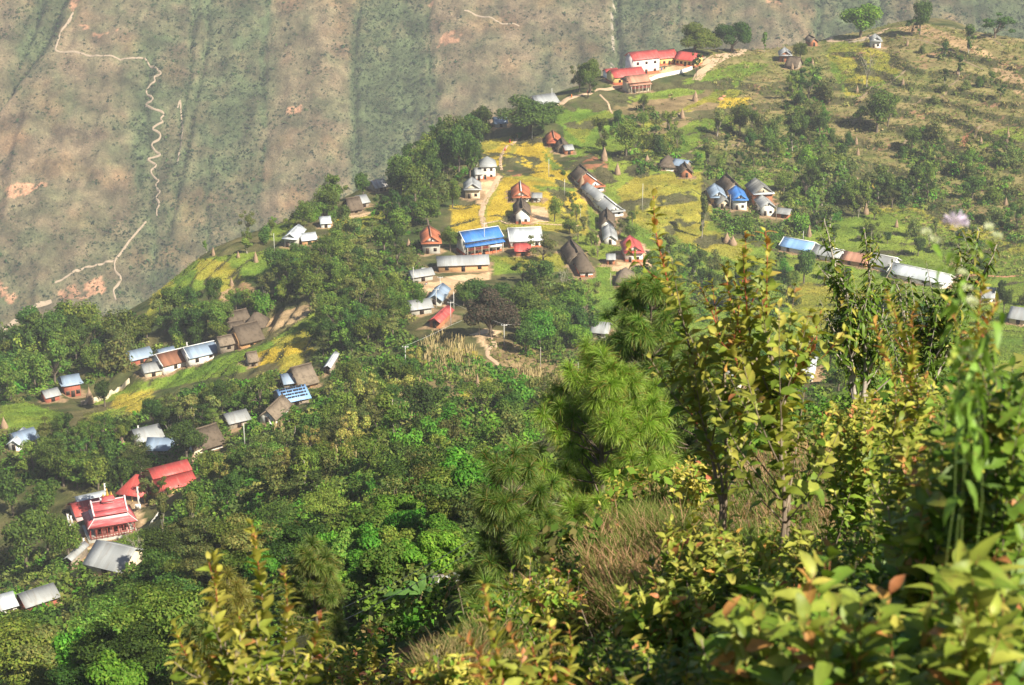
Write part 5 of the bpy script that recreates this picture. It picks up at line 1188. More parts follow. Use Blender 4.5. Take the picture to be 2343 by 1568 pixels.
# ------------------------------------------------------------------ haystacks, poles, people, flags
HAY = [(1382,368,20,34,'behind the green hedge of the upper field'),(1412,400,18,30,'on the slope right of the red soil patch'),(1331,432,22,34,'left of the long orange tile house'),(1345,400,0,0,''),
 (206,923,22,42,'beside the tall brick-red house'),(585,600,14,28,'standing on the upper left terrace'),(428+60,585,10,22,'on the left rim terrace'),(530,655,12,22,'beside the stubble terrace'),
 (1806,675,22,40,'under the lone tree in the right-hand field'),(1662,555,20,26,'right of the slim tree in the green field'),(1676,560,22,22,'beside a darker stack in the green field'),(1092,895,16,46,'on the near terraces below the knoll'),
 (1098,915,14,20,'small one below the tall stack on the knoll slope'),(885,945,14,26,'on the near slope left of the knoll'),(1276,895,14,18,'on the slope beside the pine'),(1440,352,14,20,'under the dense tree in the green slope'),
 (1560,270,14,24,'beside a small round tree on the terrace'),(1850,540+2,14,30,'right of the slope hamlet below the trees'),(1980,490,16,28,'in the wood left of the purple flower'),(2303,330,14,40,'on the far right terraces'),
 (1366,560,20,28,'behind the thatched house above the red roof'),(1450,640+6,16,22,'near the grey hipped thatch'),(280,1010+8,12,26,'in the trees left of the flag pole'),(10,980,20,28,'at the left edge of the picture'),
 (443,1060,22,24,'at the left end of the cream yard wall'),(345,1425,26,44,'in the dark trees at lower left'),(935,590-20,18,26,'among trees left of the grey tile-roofed house'),(632,500+8,10,14,'under the lone round tree'),
 (545,590,10,16,'under trees on the upper left terrace'),(1590,232,16,26,'on the orange terrace below the school track'),(600,745,22,30,'at the right end of the thatched cluster'),(1480,350+20,14,18,'right of the dense slope tree')]
hp = None
for px, py, wpx, hpx, where in HAY:
    if wpx == 0: continue
    p, d = hit(px, py); sc = d / F
    if hp is None:
        r = root('haystack', (0, 0, 0), 0, 'x', 'haystack', 'cone-shaped haystacks')
        b = MB(); b.lathe([(.85, -.4), (1.0, .1), (.95, .6), (.78, 1.2), (.55, 1.8), (.34, 2.4), (.16, 2.9), (.05, 3.2)], 14, jit=.12); b.build('straw_cone', M['straw'], r)
        b = MB(); b.tube([(0, 0, 2.8), (.03, 0, 3.7)], [.05, .03], 5); b.build('centre_pole', M['wood'], r); hp = r; USED.add(r.name); first = True
    if first: o = hp; first = False
    else:
        o = hp.copy(); COL.objects.link(o)
        for ch in hp.children: c = ch.copy(); COL.objects.link(c); c.parent = o
    s = wpx * sc / 2 * .85; o.location = (p[0], p[1], float(hz(p[0], p[1]))); o.scale = (s, s, hpx * sc / 3.4); o.rotation_euler = (0, 0, rng.uniform(0, 6))
    o['label'] = 'straw haystack ' + where; o['group'] = 'cone-shaped haystacks'; o['category'] = 'haystack'
# small straw bundles hung round the dry hillside
SH = [(1812,160,'right of the brick house on the ridge'),(1895,235,'beside the lane of trees below the ridge'),(1960,212,'left of the bare tree on the yellow terrace'),(2065,195,'on the slope right of the yellow terrace'),(2190,170,'in the brown slope at upper right'),
      (2243,330,'below the red strips at far right'),(1958,330,'above the slope wood'),(2135,320,'in the middle of the dry slope'),(2075,105,'below the lone ridge tree'),(1858,150,'under the two ridge trees'),(2050,520,'in the wood right of the hamlet'),(1870,420,'in the trees behind the hamlet'),(2300,470,'low on the far right slope'),(1962,355,'under the trees above the hamlet')]
for i, (px, py, wh) in enumerate(SH):
    p, d = hit(px, py); o = hp.copy(); COL.objects.link(o)
    for ch in hp.children: c = ch.copy(); COL.objects.link(c); c.parent = o
    o.location = (p[0], p[1], float(hz(p[0], p[1]))); o.scale = (.75, .75, .95); o['label'] = 'thin straw stack ' + wh; o['group'] = 'cone-shaped haystacks'; o['category'] = 'haystack'
def pole(px, py, hpx, mat, label, arms=0, lean=(0, 0), r0=.11, name='utility_pole', cat='pole', dmin=0):
    p, d = hit(px, py, dmin); sc = d / F; h = hpx * sc * 1.07; r = root(name, (p[0], p[1], float(hz(p[0], p[1]))), 0, label, cat)
    b = MB(); b.tube([(0, 0, -.8), (lean[0] * h, lean[1] * h, h)], [r0, r0 * .65], 7); b.build('shaft', mat, r)
    for k in range(arms):
        b = MB(); z = h - .35 - k * .7; b.box(-.75, .75, -.06, .06, z, z + .12); cr = b.build('cross_arm', mat, r); cr.location = (lean[0] * z, lean[1] * z, 0)
        q = MB(); [q.lathe([(.06, 0), (.09, .1), (.05, .22)], 6, u, 0, z + .11) for u in (-.65, 0, .65)]; q.build('insulators', M['trim'], cr)
    return np.array((p[0] + lean[0] * h, p[1] + lean[1] * h, float(hz(p[0], p[1])) + h))
T1 = pole(1097,768,52, M['palebark'], 'pale leaning wooden power pole at the left edge of the bare knoll', 1, (-.05, 0))
T2 = pole(1153,790,48, M['concrete'], 'grey power pole in the middle of the bare knoll', 1)
T3 = pole(1214,790,52, M['palebark'], 'wooden power pole on the right side of the knoll', 1)
T4 = pole(928,850,58, M['concrete'], 'white concrete power pole with cross arm on the near slope', 1)
T5 = pole(1236,850,56, M['palebark'], 'thin wooden pole on the slope between knoll and pine', 0)
T6 = pole(1322,858,30, M['concrete'], 'short pole beside the pine at the end of the yellow terrace', 0)
T7 = pole(1031,745,54, M['concrete'], 'lattice power pole right of the steep red roof', 1)
T8 = pole(1038,710,42, M['concrete'], 'slim power pole above the lattice pole by the brown tree', 0)
T9 = pole(998,705,44, M['concrete'], 'white pole at the bluish roof on the track', 1)
T10 = pole(1108,582,70, M['concrete'], 'concrete power pole in front of the blue-roofed house', 1)
T11 = pole(1255,405,40, M['concrete'], 'slim pole standing in the upper yellow field', 0)
pole(1291,445,34, M['concrete'], 'slim pole in the lower yellow field', 0); pole(1327,505,36, M['concrete'], 'slim pole at the right end of the field path', 0)
pole(1217,318,32, M['concrete'], 'slim grey pole below the big banyan', 0); pole(1469,480,58, M['concrete'], 'slim pole in the green field right of the tin houses', 0)
pole(1262,238,34, M['concrete'], 'pinkish flag pole standing beside the pale ridge house', 0, r0=.16)
pole(946,655,44, M['concrete'], 'white pole at the left end of the dirt yard', 0); pole(1007,664,30, M['concrete'], 'pole in the middle of the dirt yard', 1)
pole(1396,655,30, M['palebark'], 'wooden pole right of the lower long thatch', 0); pole(1775,505,40, M['palebark'], 'pale pole at the right end of the blue-roof hamlet', 0)
pole(1669,490,42, M['palebark'], 'pale pole left of the bright blue gabled house', 0); pole(628,580,44, M['concrete'], 'thin pole left of the white-gabled terrace house', 0)
pole(786,968,26, M['concrete'], 'slim pole on the wooded slope left of the knoll', 0); pole(560,1022,54, M['concrete'], 'slim pole in the trees above the big red-roofed hall', 0)
pole(1836,540+20,30, M['concrete'], 'thin pole behind the sky-blue roofed house', 0)
def flagpole(px, py, hpx, label, lean=(0, 0), arms=False):
    p, d = hit(px, py); sc = d / F; h = hpx * sc * 1.07; r = root('prayer_flag_pole', (p[0], p[1], float(hz(p[0], p[1]))), 0, label, 'flag pole', 'prayer flag poles')
    b = MB(); b.tube([(0, 0, -.5), (lean[0] * h, lean[1] * h, h)], [.07, .04], 6); b.build('shaft', M['palebark'], r)
    V = []; Fc = []; n = 12
    for i in range(n + 1):
        z = h * (.3 + .66 * i / n); u = .35 + .12 * math.sin(i * 1.7); V += [(lean[0] * z + .04, lean[1] * z, z), (lean[0] * z + u, lean[1] * z - .1 * math.sin(i), z)]
    for i in range(n): Fc.append((2 * i, 2 * i + 1, 2 * i + 3, 2 * i + 2))
    V2 = [(a, b_ + .03, c_) for a, b_, c_ in V]; b = MB(); b.add(V, Fc); b.add(V2, [f[::-1] for f in Fc]); b.build('flag_strip', M['trim'], r)
flagpole(277,1238,106, 'tall white prayer flag leaning over the left front of the temple', (-.22, .02)) if False else None
flagpole(164,1235,62, 'white and red prayer flag pole, farthest left of the temple', (-.10, .02)); flagpole(172,1228,50, 'white prayer flag pole just right of the farthest one', (-.16, .05))
flagpole(193,1262,32, 'short white prayer flag pole in front of the temple corner', (-.03, 0)); flagpole(335,1206,36, 'prayer flag pole tilted far to the right of the temple', (.75, 0)); flagpole(318,1172,62, 'tall prayer flag pole beside the red pavilion', (-.02, 0))
flagpole(240,1140,36, 'dark flag pole rising behind the temple pinnacle', (0, 0)); flagpole(316,998,26, 'white flag pole on the tin-roofed house left of the dome tree', (0, 0)); flagpole(428,812,30, 'bent white flag pole at the left end of the long pale-blue shed', (0, 0))
flagpole(385,826,24, 'white flag pole behind the brown tile house', (0, 0))
def wire(pts, label, r=.02, sagf=.03, n=14, name='power_line'):
    b = MB(); pts = [np.array(p) for p in pts]
    for a, c in zip(pts[:-1], pts[1:]):
        t = np.linspace(0, 1, n)[:, None]; L = np.linalg.norm(c - a); q = a + (c - a) * t; q[:, 2] -= (sagf * L * 4 * t * (1 - t))[:, 0]; b.tube(q - pts[0], r, 4)
    o = b.build(name, M['concrete']); o.location = pts[0]; tag(o, label, 'wire')
wire([T1, T2, T3], 'three wires strung between the poles on the bare knoll', .035)
wire([T9, T1], 'wire running from the track pole to the knoll', .03)
wire([T1, T1 * .6 + T4 * .4, T4], 'wire from the knoll down to the concrete pole', .03, .01)
a_, b2_ = at(1085,1232,52), at(560,1460,105)
wire([a_, b2_], 'upper of the two pale cables crossing the near slope', .011, .01); wire([a_ + (0, 0, -.35), b2_ + (0, 0, -.8)], 'lower of the two pale cables crossing the near slope', .011, .01)
# people, far and small: one continuous body with clothing in a different colour
def make_person(col_cloth, label, loc, rz, group='people on the village paths'):
    me = bpy.data.meshes.new('person'); pts = [(0,0,.95),(0,0,1.2),(0,0,1.42),(0,0,1.52),(0,0,1.66),(.1,0,.9),(.12,.08,.5),(.12,.0,.05),(.12,-.12,.03),(-.1,0,.9),(-.12,-.12,.5),(-.12,.0,.08),(-.12,-.12,.04),(.2,0,1.4),(.26,.05,1.12),(.24,-.1,.9),(-.2,0,1.4),(-.26,.0,1.12),(-.24,-.15,.92)]
    ed = [(0,1),(1,2),(2,3),(3,4),(0,5),(5,6),(6,7),(7,8),(0,9),(9,10),(10,11),(11,12),(2,13),(13,14),(14,15),(2,16),(16,17),(17,18)]
    rad = [.15,.15,.16,.06,.11,.10,.07,.05,.04,.10,.07,.05,.04,.07,.05,.04,.07,.05,.04]
    me.from_pydata(pts, ed, []); r = link('person', me); s = r.modifiers.new('skin', 'SKIN')
    for v, q in zip(me.skin_vertices[0].data, rad): v.radius = (q, q)
    me.skin_vertices[0].data[0].use_root = True
    u = r.modifiers.new('sub', 'SUBSURF'); u.levels = u.render_levels = 1; me.materials.append(SKIN)
    r.location = loc; r.rotation_euler = (0, 0, rz); tag(r, label, 'person', group)
    b = MB(); b.lathe([(.32, .25), (.24, .8), (.19, 1.0), (.21, 1.3), (.17, 1.45), (.09, 1.49)], 12); b.build('robe', col_cloth, r, True)
    b = MB(); b.lathe([(.02, 1.60), (.11, 1.63), (.125, 1.70), (.09, 1.78), (.01, 1.81)], 10, cy=.015); b.build('hair', M['dark'], r, True)
SKIN = mat_plain('skin', (.32, .18, .12), .6, 3, .1); CL = [mat_plain('red_cloth', (.62, .05, .04), .8, 3, .1), mat_plain('orange_cloth', (.70, .20, .04), .8, 3, .1), mat_plain('dark_cloth', (.08, .08, .10), .8, 3, .1), mat_plain('blue_cloth', (.08, .16, .45), .8, 3, .1)]
for px, py, c, l in [(1155,346,0,'person in red walking down the yellow field path, nearest the viewer'),(1166,328,0,'person in red in the middle of the field path'),(1184,316,1,'person in orange at the top of the field path'),(1307,224,1,'person in orange on the ridge track'),
                     (1344,214,0,'person in red under the tree by the ridge track, on the left'),(1351,213,1,'person in orange under the tree by the ridge track, on the right'),(1011,676,0,'person in red standing at the bluish roof below the dirt yard'),
                     (1520,158,2,'dark-clothed person standing in the school yard'),(1513,162,3,'person in blue near the school yard wall'),(1480,183,2,'dark-clothed person at the end of the school wall')]:
    p, d = hit(px, py); make_person(CL[c], l, (p[0], p[1], float(hz(p[0], p[1])) + .03), rng.uniform(0, 6))
# billboards, motorcycle, tank and other small things
def board(px, py, wpx, hpx, post, label, name='sign_board', yaw=0, rust=False):
    p, d = hit(px, py); sc = d / F; w_, h_ = wpx * sc, hpx * sc; r = root(name, (p[0], p[1], float(hz(p[0], p[1]))), R(yaw), label, 'board')
    b = MB(); b.box(-w_ / 2, w_ / 2, -.05, .05, post * sc, post * sc + h_); b.build('panel', M['trim'], r)
    for s in (-1, 1): b = MB(); b.box(s * w_ * .4 - .05, s * w_ * .4 + .05, .06, .14, -.4, post * sc + h_ * .8); b.build('post', M['wood'], r)
board(972,632,16,12,8,'white board standing on the flat grey stall roof edge'); board(946,645,7,12,6,'small white board on the pole left of the dirt yard'); board(316,1168,13,12,4,'small white notice board beside the red pavilion')
def motorcycle(px, py):
    p, d = hit(px, py); r = root('motorcycle', (p[0], p[1], float(hz(p[0], p[1]))), R(70), 'dark motorcycle parked in front of the flat grey stall', 'motorcycle')
    for u in (-.62, .62):
        b = MB(); a = np.linspace(0, 2 * PI, 17); b.tube([(u + .28 * math.cos(t), 0, .3 + .28 * math.sin(t)) for t in a], .05, 6); w_ = b.build('wheel', M['dark'], r); q = MB(); [q.tube([(u, 0, .3), (u + .27 * math.cos(t), 0, .3 + .27 * math.sin(t))], .012, 4) for t in a[:-1:2]]; q.build('spokes', M['wire'], w_)
    b = MB(); b.tube([(-.62, 0, .3), (-.2, 0, .5), (.3, 0, .75), (.62, 0, .3)], .04, 6); b.box(-.25, .15, -.12, .12, .25, .5); b.build('frame', M['wire'], r)
    b = MB(); b.tube([(-.05, 0, .72), (.1, 0, .76), (.3, 0, .74)], [.1, .15, .1], 8); b.build('tank', M['redwood'], r)
    b = MB(); b.tube([(-.65, 0, .76), (-.35, 0, .72), (-.05, 0, .74)], [.06, .1, .08], 8); b.build('seat', M['dark'], r)
    b = MB(); b.tube([(.3, -.35, 1.0), (.38, 0, .95), (.3, .35, 1.0)], .02, 6); b.build('handlebar', M['wire'], r)
motorcycle(975,652)
# boulders beside the school track and in the near grass
def rocks(px, py, s, label, col):
    p, d = hit(px, py); r = np.random.default_rng(int(px)); b = MB(); V = []; 
    b.lathe([(.5, -.3), (.9, 0), (.8, .35), (.45, .62), (.1, .72)], 9, jit=.22); o = b.build('boulder', col); o.location = p; o.scale = (s, s * .8, s * .8); tag(o, label, 'boulder')
rocks(1648,228,1.6,'pinkish earth mound on the terrace below the school track', M['redearth']); rocks(1655,222,1.2,'smaller earth mound beside the pinkish mound', M['redearth'])
# ------------------------------------------------------------------ foreground plants
TT = np.array([0, .18, .42, .68, .88, 1.0]); WW = np.array([.06, .62, 1.0, .86, .42, .02])
def leaves_mesh(Bs, D, Nn, L, wr, curl, fold, rg, c0, c1):
    """real bent leaves with a mid rib fold; Bs base, D direction, Nn up side, L length; colours c0 (base) to c1 (tip)"""
    n = len(Bs); D = unit(D); S = unit(np.cross(D, Nn)); Nn = unit(np.cross(S, D)); L = L[:, None]
    V = np.zeros((n, 6, 3, 3)); C = np.zeros((n, 6, 3, 3)); wav = rg.uniform(-.06, .06, (n, 6, 3))
    for i, (t, wd) in enumerate(zip(TT, WW)):
        ctr = Bs + D * L * t * (1 - .15 * curl[:, None] * t) - Nn * L * curl[:, None] * t * t
        for j, s in enumerate((-1, 0, 1)):
            w_ = wd * wr[:, None] * L * .5
            V[:, i, j] = ctr + S * w_ * s + Nn * (abs(s) * fold[:, None] * w_ + wav[:, i, j][:, None] * L * (abs(s)))
            C[:, i, j] = (c0 + (c1 - c0) * t) * (1.0 if s else 1.18)
    base = np.arange(n)[:, None] * 18; q = []
    for i in range(5):
        for j in range(2): a = i * 3 + j; q.append(base + np.array([[a, a + 1, a + 4, a + 3]]))
    return V.reshape(-1, 3), np.stack(q, 1).reshape(-1, 4), np.clip(C.reshape(-1, 3), .003, 1)
G1, G2, Y1_, Y2_, R1, O1 = map(np.array, ((.085,.17,.02), (.155,.255,.03), (.32,.31,.045), (.46,.41,.085), (.42,.15,.07), (.48,.28,.07)))
def smooth_line(pts, n):
    pts = np.array(pts, float); s = np.concatenate([[0], np.cumsum(np.linalg.norm(np.diff(pts, axis=0), axis=1))]); t = np.linspace(0, s[-1], n)
    q = np.stack([np.interp(t, s, pts[:, i]) for i in range(3)], 1)
    for _ in range(3): q[1:-1] = (q[:-2] + 2 * q[1:-1] + q[2:]) / 4
    return q
STEMC = {'pale': (.34,.30,.25), 'green': (.16,.24,.06), 'bark': (.25,.195,.145), 'red': (.32,.075,.045), 'brown': (.26,.10,.05)}
def plant(name, label, cat, stems, leafL, seed, pal='mix', dens=1.0, r0=.010, wr=.5, tipred=.5, start=.25, twigs=.6, group=None, stemmat=None, curl=.35, droop=0.0, base_r=None, traced=True, yb=.30, twl=1.0):
    """stems: list of polylines of world points (base to tip)"""
    rg = np.random.default_rng(seed); b0 = np.array(stems[0][0]); r = root(name, b0, 0, label, cat, group)
    lower = MB(); upper = MB(); Bs, Ds, Ns, Ls, Ts, Cu = [], [], [], [], [], []
    def add_leaves(q, rr, lo, scale, n):
        tg = unit(np.gradient(q, axis=0)); n = max(n, 1); t = lo + (1 - lo) * ((np.arange(n) + rg.random(n)) / n) ** .72; k = t * (len(q) - 1); a = np.minimum(k, len(q) - 2).astype(int); f = (k - a)[:, None]
        p = q[a] * (1 - f) + q[a + 1] * f; T_ = tg[a]; ph = (rg.uniform(0, 6) + np.cumsum(2.4 + rg.uniform(-.4, .4, n)))[:, None]
        u = unit(np.cross(T_, (0.3, .5, .2))); v = np.cross(T_, u); out = u * np.cos(ph) + v * np.sin(ph); up = (.55 + .7 * t ** 3 - droop)[:, None]
        dd = unit(out + T_ * up + np.array((0, 0, .1 - droop * .9)) + .25 * rg.normal(size=(n, 3))); sz = leafL * scale * (1 - .5 * np.maximum(0, (t - .7) / .3)) * rg.uniform(.65, 1.15, n)
        Bs.append(p); Ds.append(dd); Ns.append(unit(T_ - dd * (T_ * dd).sum(1)[:, None] + .25 * rg.normal(size=(n, 3)))); Ls.append(sz); Ts.append(t * scale ** .3); Cu.append(rg.uniform(0, 2 * curl, n) * np.where(t > .85, 1.6, 1))
    for st in stems:
        L = sum(np.linalg.norm(np.array(b) - np.array(a)) for a, b in zip(st[:-1], st[1:])); n = max(8, int(L / .05)); q = smooth_line(st, n)
        if n > 6: q[2:-1] += np.cumsum(rg.normal(size=(n - 3, 3)) * .0022, axis=0)
        tt = np.linspace(0, 1, n); rr = .68 * (base_r or r0) * (1 - .86 * tt); m_ = int(n * (.8 if traced else .6))
        lower.tube(q[:m_ + 1] - b0, rr[:m_ + 1], 6); upper.tube(q[m_:] - b0, rr[m_:], 6)
        add_leaves(q, rr, start, 1.0, int(L * (1 - start) / leafL * 5.6 * dens))
        for i in range(int(L * (1 - start) / .16 * twigs)):
            t = rg.uniform(start * .9, .9); k = int(t * (n - 1)); tl = rg.uniform(.12, .34) * (1.15 - t) * leafL / .06 * twl; T_ = unit(q[min(k + 1, n - 1)] - q[k - 1]); out = unit(rg.normal(size=3)); out = unit(out - T_ * (out @ T_) + T_ * .8 + np.array((0, 0, .25)))
            tw = smooth_line([q[k], q[k] + out * tl * .5, q[k] + out * tl * .9 + (0, 0, tl * .25)], 7); (lower if t < .8 else upper).tube(tw - b0, np.linspace(rr[k] * .6, .0015, 7), 5)
            add_leaves(tw, None, .2, .85, max(4, int(tl / leafL * 3.2 * dens)))
    Bs, Ds, Ns, Ls, Ts, Cu = map(np.concatenate, (Bs, Ds, Ns, Ls, Ts, Cu)); n = len(Bs)
    rnd = rg.random((n, 1)); t = np.clip(Ts, 0, 1)[:, None]
    if pal == 'mix':
        c = G1 + (G2 - G1) * rnd; y = np.clip(t * 1.25 - yb + .5 * (rg.random((n, 1)) - .4), 0, 1); c = c + ((Y1_ + (Y2_ - Y1_) * rnd) - c) * y
        rd = (rg.random((n, 1)) < tipred * .28 * t ** 6 + .01); c = np.where(rd, R1 + (O1 - R1) * rg.random((n, 1)), c)
    elif pal == 'yellow':
        c = Y1_ + (Y2_ - Y1_) * rnd; c = np.where(rg.random((n, 1)) < .3, G2, c); c = np.where(rg.random((n, 1)) < .05, R1, c)
    elif pal == 'green':
        c = G1 + (G2 - G1) * rnd; c = np.where(rg.random((n, 1)) < .12, Y1_, c)
    elif pal == 'dark':
        c = G1 * .75 + (G2 - G1) * rnd * .7; c = np.where(rg.random((n, 1)) < .10, Y1_, c)
    elif pal == 'lime':
        c = np.array((.19, .33, .05)) * (.8 + .4 * rnd)
    c1 = c * (1 + .25 * rg.uniform(-1, 1, (n, 1))) + np.where(rg.random((n, 1)) < .10 * t, R1 * .4, 0)
    V, Fq, C = leaves_mesh(Bs - b0, Ds, Ns, Ls, rg.uniform(.8, 1.15, n) * wr, Cu, rg.uniform(.15, .6, n), rg, c, c1)
    link('leaves', npmesh('leaves', V, Fq, M['leaf'], C, True), r)
    lo_c = STEMC['pale'] if stemmat is M['palebark'] else STEMC['green'] if stemmat is M['greenstem'] else STEMC['bark']; up_c = (STEMC['red'] if traced else STEMC['brown']) if pal in ('mix', 'yellow') else lo_c
    nl_ = lower.n; fs = {k: list(v) for k, v in lower.f.items()}
    for k, v in upper.f.items(): fs.setdefault(k, []).extend([[i_ + nl_ for i_ in q_] for q_ in v])
    cc = np.concatenate([np.tile(lo_c, (nl_, 1)), np.tile(up_c, (upper.n, 1))]) * rg.uniform(.85, 1.15, (nl_ + upper.n, 1))
    link('stem', npmesh('stem', np.concatenate(lower.v + upper.v), [np.array(f) for f in fs.values()], M['stem'], cc, True), r)
    return r
def W3(px, py, d): return ray(px, py) * d
def nz_(x, y): return float(hz(np.array([x]), np.array([y]))[0])
def stem(d, *pix, foot=None):
    """pixels from low to tip, traced at distance d; then carried down to the ground"""
    P3 = [W3(a, b_, d + (c[0] if c else 0)) for a, b_, *c in pix]; p = P3[0]; z = nz_(p[0], p[1])
    if p[2] - z > .04:
        q = np.array((p[0] + (foot or 0), p[1] + .05, z - .08)); P3 = [q] + P3
    return P3
def thicket(name, label, cat, cx, cy, rx, ry, d, n, leafL, seed, dd=.5, spread=.25, **kw):
    """bush: n stems from a small foot on the ground to tips filling an oval seen at cx,cy"""
    rg = np.random.default_rng(seed); c = W3(cx, cy + ry * .6, d); z = nz_(c[0], c[1]); sts = []
    for i in range(n):
        a = rg.uniform(0, 2 * PI); q = math.sqrt(rg.random()); px = cx + rx * q * math.cos(a); py = cy + ry * q * math.sin(a)
        tip = W3(px, py, d + rg.uniform(-dd, dd)); zt = nz_(tip[0], tip[1]); tip[2] = max(tip[2], zt + .1)
        f = np.array((c[0] + (tip[0] - c[0]) * .45 + rg.normal() * spread * .5, c[1] + (tip[1] - c[1]) * .5 + rg.normal() * spread * .4, 0)); f[2] = nz_(f[0], f[1]) - .05
        f[2] = min(f[2], tip[2] - .15); f[2] = max(f[2], tip[2] - 1.5)
        mid = f * .45 + tip * .55 + rg.normal(size=3) * .05; mid[:2] += (c[:2] - mid[:2]) * .12
        sts.append([f, mid, tip])
    return plant(name, label, cat, sts, leafL, seed + 1, **kw)
# tall shoots, traced
plant('young_shrub', 'yellow-green young shrub with red stems standing in the lower left foreground', 'shrub',
  [stem(5.6,(610,1620),(612,1540),(600,1400),(582,1290),(575,1195)), stem(5.5,(560,1620),(500,1560),(497,1400),(484,1330),(490,1262)), stem(5.4,(540,1640),(455,1545),(415,1490),(398,1425)), stem(5.7,(640,1620),(650,1480),(668,1400),(655,1345),(648,1300)),
   stem(5.8,(640,1640),(700,1560),(725,1470),(735,1400)), stem(5.5,(580,1620),(555,1500),(540,1430),(545,1400)), stem(5.6,(600,1640),(540,1580),(470,1520),(440,1470))], .062, 21, dens=1.55, twigs=1.2, r0=.009, start=.22, wr=.5)
plant('young_shrub', 'red-stemmed shrub at the bottom edge, centre of the picture', 'shrub',
  [stem(4.6,(1190,1650),(1160,1568),(1130,1480),(1108,1400),(1104,1335)), stem(4.5,(1190,1650),(1120,1540),(1070,1480),(1040,1445)), stem(4.7,(1230,1650),(1250,1560),(1262,1480),(1255,1420)), stem(4.6,(1210,1650),(1200,1560),(1170,1490),(1165,1445)),
   stem(4.8,(1250,1650),(1300,1560),(1310,1490),(1300,1430)), stem(4.4,(1260,1650),(1340,1600),(1375,1560),(1390,1530)), stem(4.4,(1180,1650),(1100,1600),(1080,1545),(1090,1500)), stem(4.7,(1230,1660),(1220,1590),(1215,1520),(1220,1480))], .062, 22, dens=1.3, twigs=1.3, r0=.009, start=.2, tipred=.9)
plant('red_stemmed_sapling', 'tall sapling with one long bare red shoot leaning up left of the two pale trunks', 'sapling',
  [stem(9,(1655,1150),(1640,1090),(1622,1010),(1605,900),(1585,800),(1560,720),(1528,640),(1510,560),(1498,500),(1494,445)), stem(9,(1658,1150),(1658,1100),(1662,980),(1660,880),(1652,800),(1640,730),(1610,680),(1595,650)),
   stem(9.1,(1655,1150),(1640,1080),(1600,980),(1560,900),(1530,850)), stem(8.9,(1655,1150),(1650,1080),(1600,960),(1590,850),(1610,770)), stem(9.1,(1658,1130),(1662,900),(1690,820),(1700,760))], .095, 23, dens=1.0, twl=2.5, twigs=.8, r0=.019, start=.46, wr=.6, stemmat=M['nearbark'])
plant('red_stemmed_sapling', 'leafy sapling with twin red tips, right of the long bare shoot', 'sapling',
  [stem(8.6,(1803,1160),(1797,1110),(1788,1000),(1770,920),(1735,830),(1712,740),(1708,640),(1704,530)), stem(8.6,(1803,1160),(1795,1050),(1775,900),(1770,800),(1750,700),(1757,610),(1750,528)),
   stem(8.7,(1800,1150),(1790,1000),(1810,900),(1838,800),(1842,735)), stem(8.5,(1800,1150),(1780,960),(1800,880),(1860,800),(1870,760)), stem(8.5,(1800,1150),(1775,950),(1690,860),(1665,780),(1690,700)), stem(8.7,(1800,1140),(1760,900),(1700,780),(1672,680),(1665,610))], .095, 24, dens=1.0, twl=2.3, twigs=.8, r0=.018, start=.44, wr=.6, stemmat=M['nearbark'])
plant('slim_tree', 'slim pale-trunked tree with drooping dark leaves at the middle right', 'tree',
  [stem(22,(1960,960),(1945,870),(1938,790),(1942,720),(1935,670),(1908,610),(1900,560),(1885,500)), stem(22,(1960,960),(1942,780),(1940,690),(1910,640),(1880,620)), stem(22,(1960,950),(1940,770),(1925,690),(1890,680)),
   stem(22.2,(1975,960),(1985,870),(1980,790),(1985,700),(1988,600),(1975,520)), stem(22.2,(1975,960),(1985,850),(2010,760),(2020,700)), stem(22,(1975,960),(1980,800),(1960,720),(1955,670)), stem(22.3,(1980,950),(1985,720),(2020,640),(2040,600)), stem(22,(1960,950),(1940,760),(1905,760),(1885,720))],
  .17, 25, pal='dark', dens=1.5, twl=1.3, twigs=1.1, r0=.05, start=.35, wr=.3, curl=.5, droop=.5, stemmat=M['palebark'])
plant('slim_tree', 'slim drooping-leafed tree behind the purple flower, near the right edge', 'tree',
  [stem(20,(2100,980),(2110,860),(2150,780),(2190,700),(2220,600),(2235,520)), stem(20,(2100,980),(2120,800),(2210,680),(2260,610),(2280,560)), stem(20,(2100,960),(2090,800),(2060,700),(2050,650)), stem(20,(2100,960),(2120,780),(2200,640),(2190,560)), stem(20,(2100,960),(2125,820),(2130,720),(2110,660)), stem(20,(2100,960),(2100,850),(2060,790),(2040,740))],
  .16, 26, pal='dark', dens=1.5, twl=1.3, twigs=1.1, r0=.05, start=.35, wr=.32, curl=.5, droop=.5, stemmat=M['palebark'])
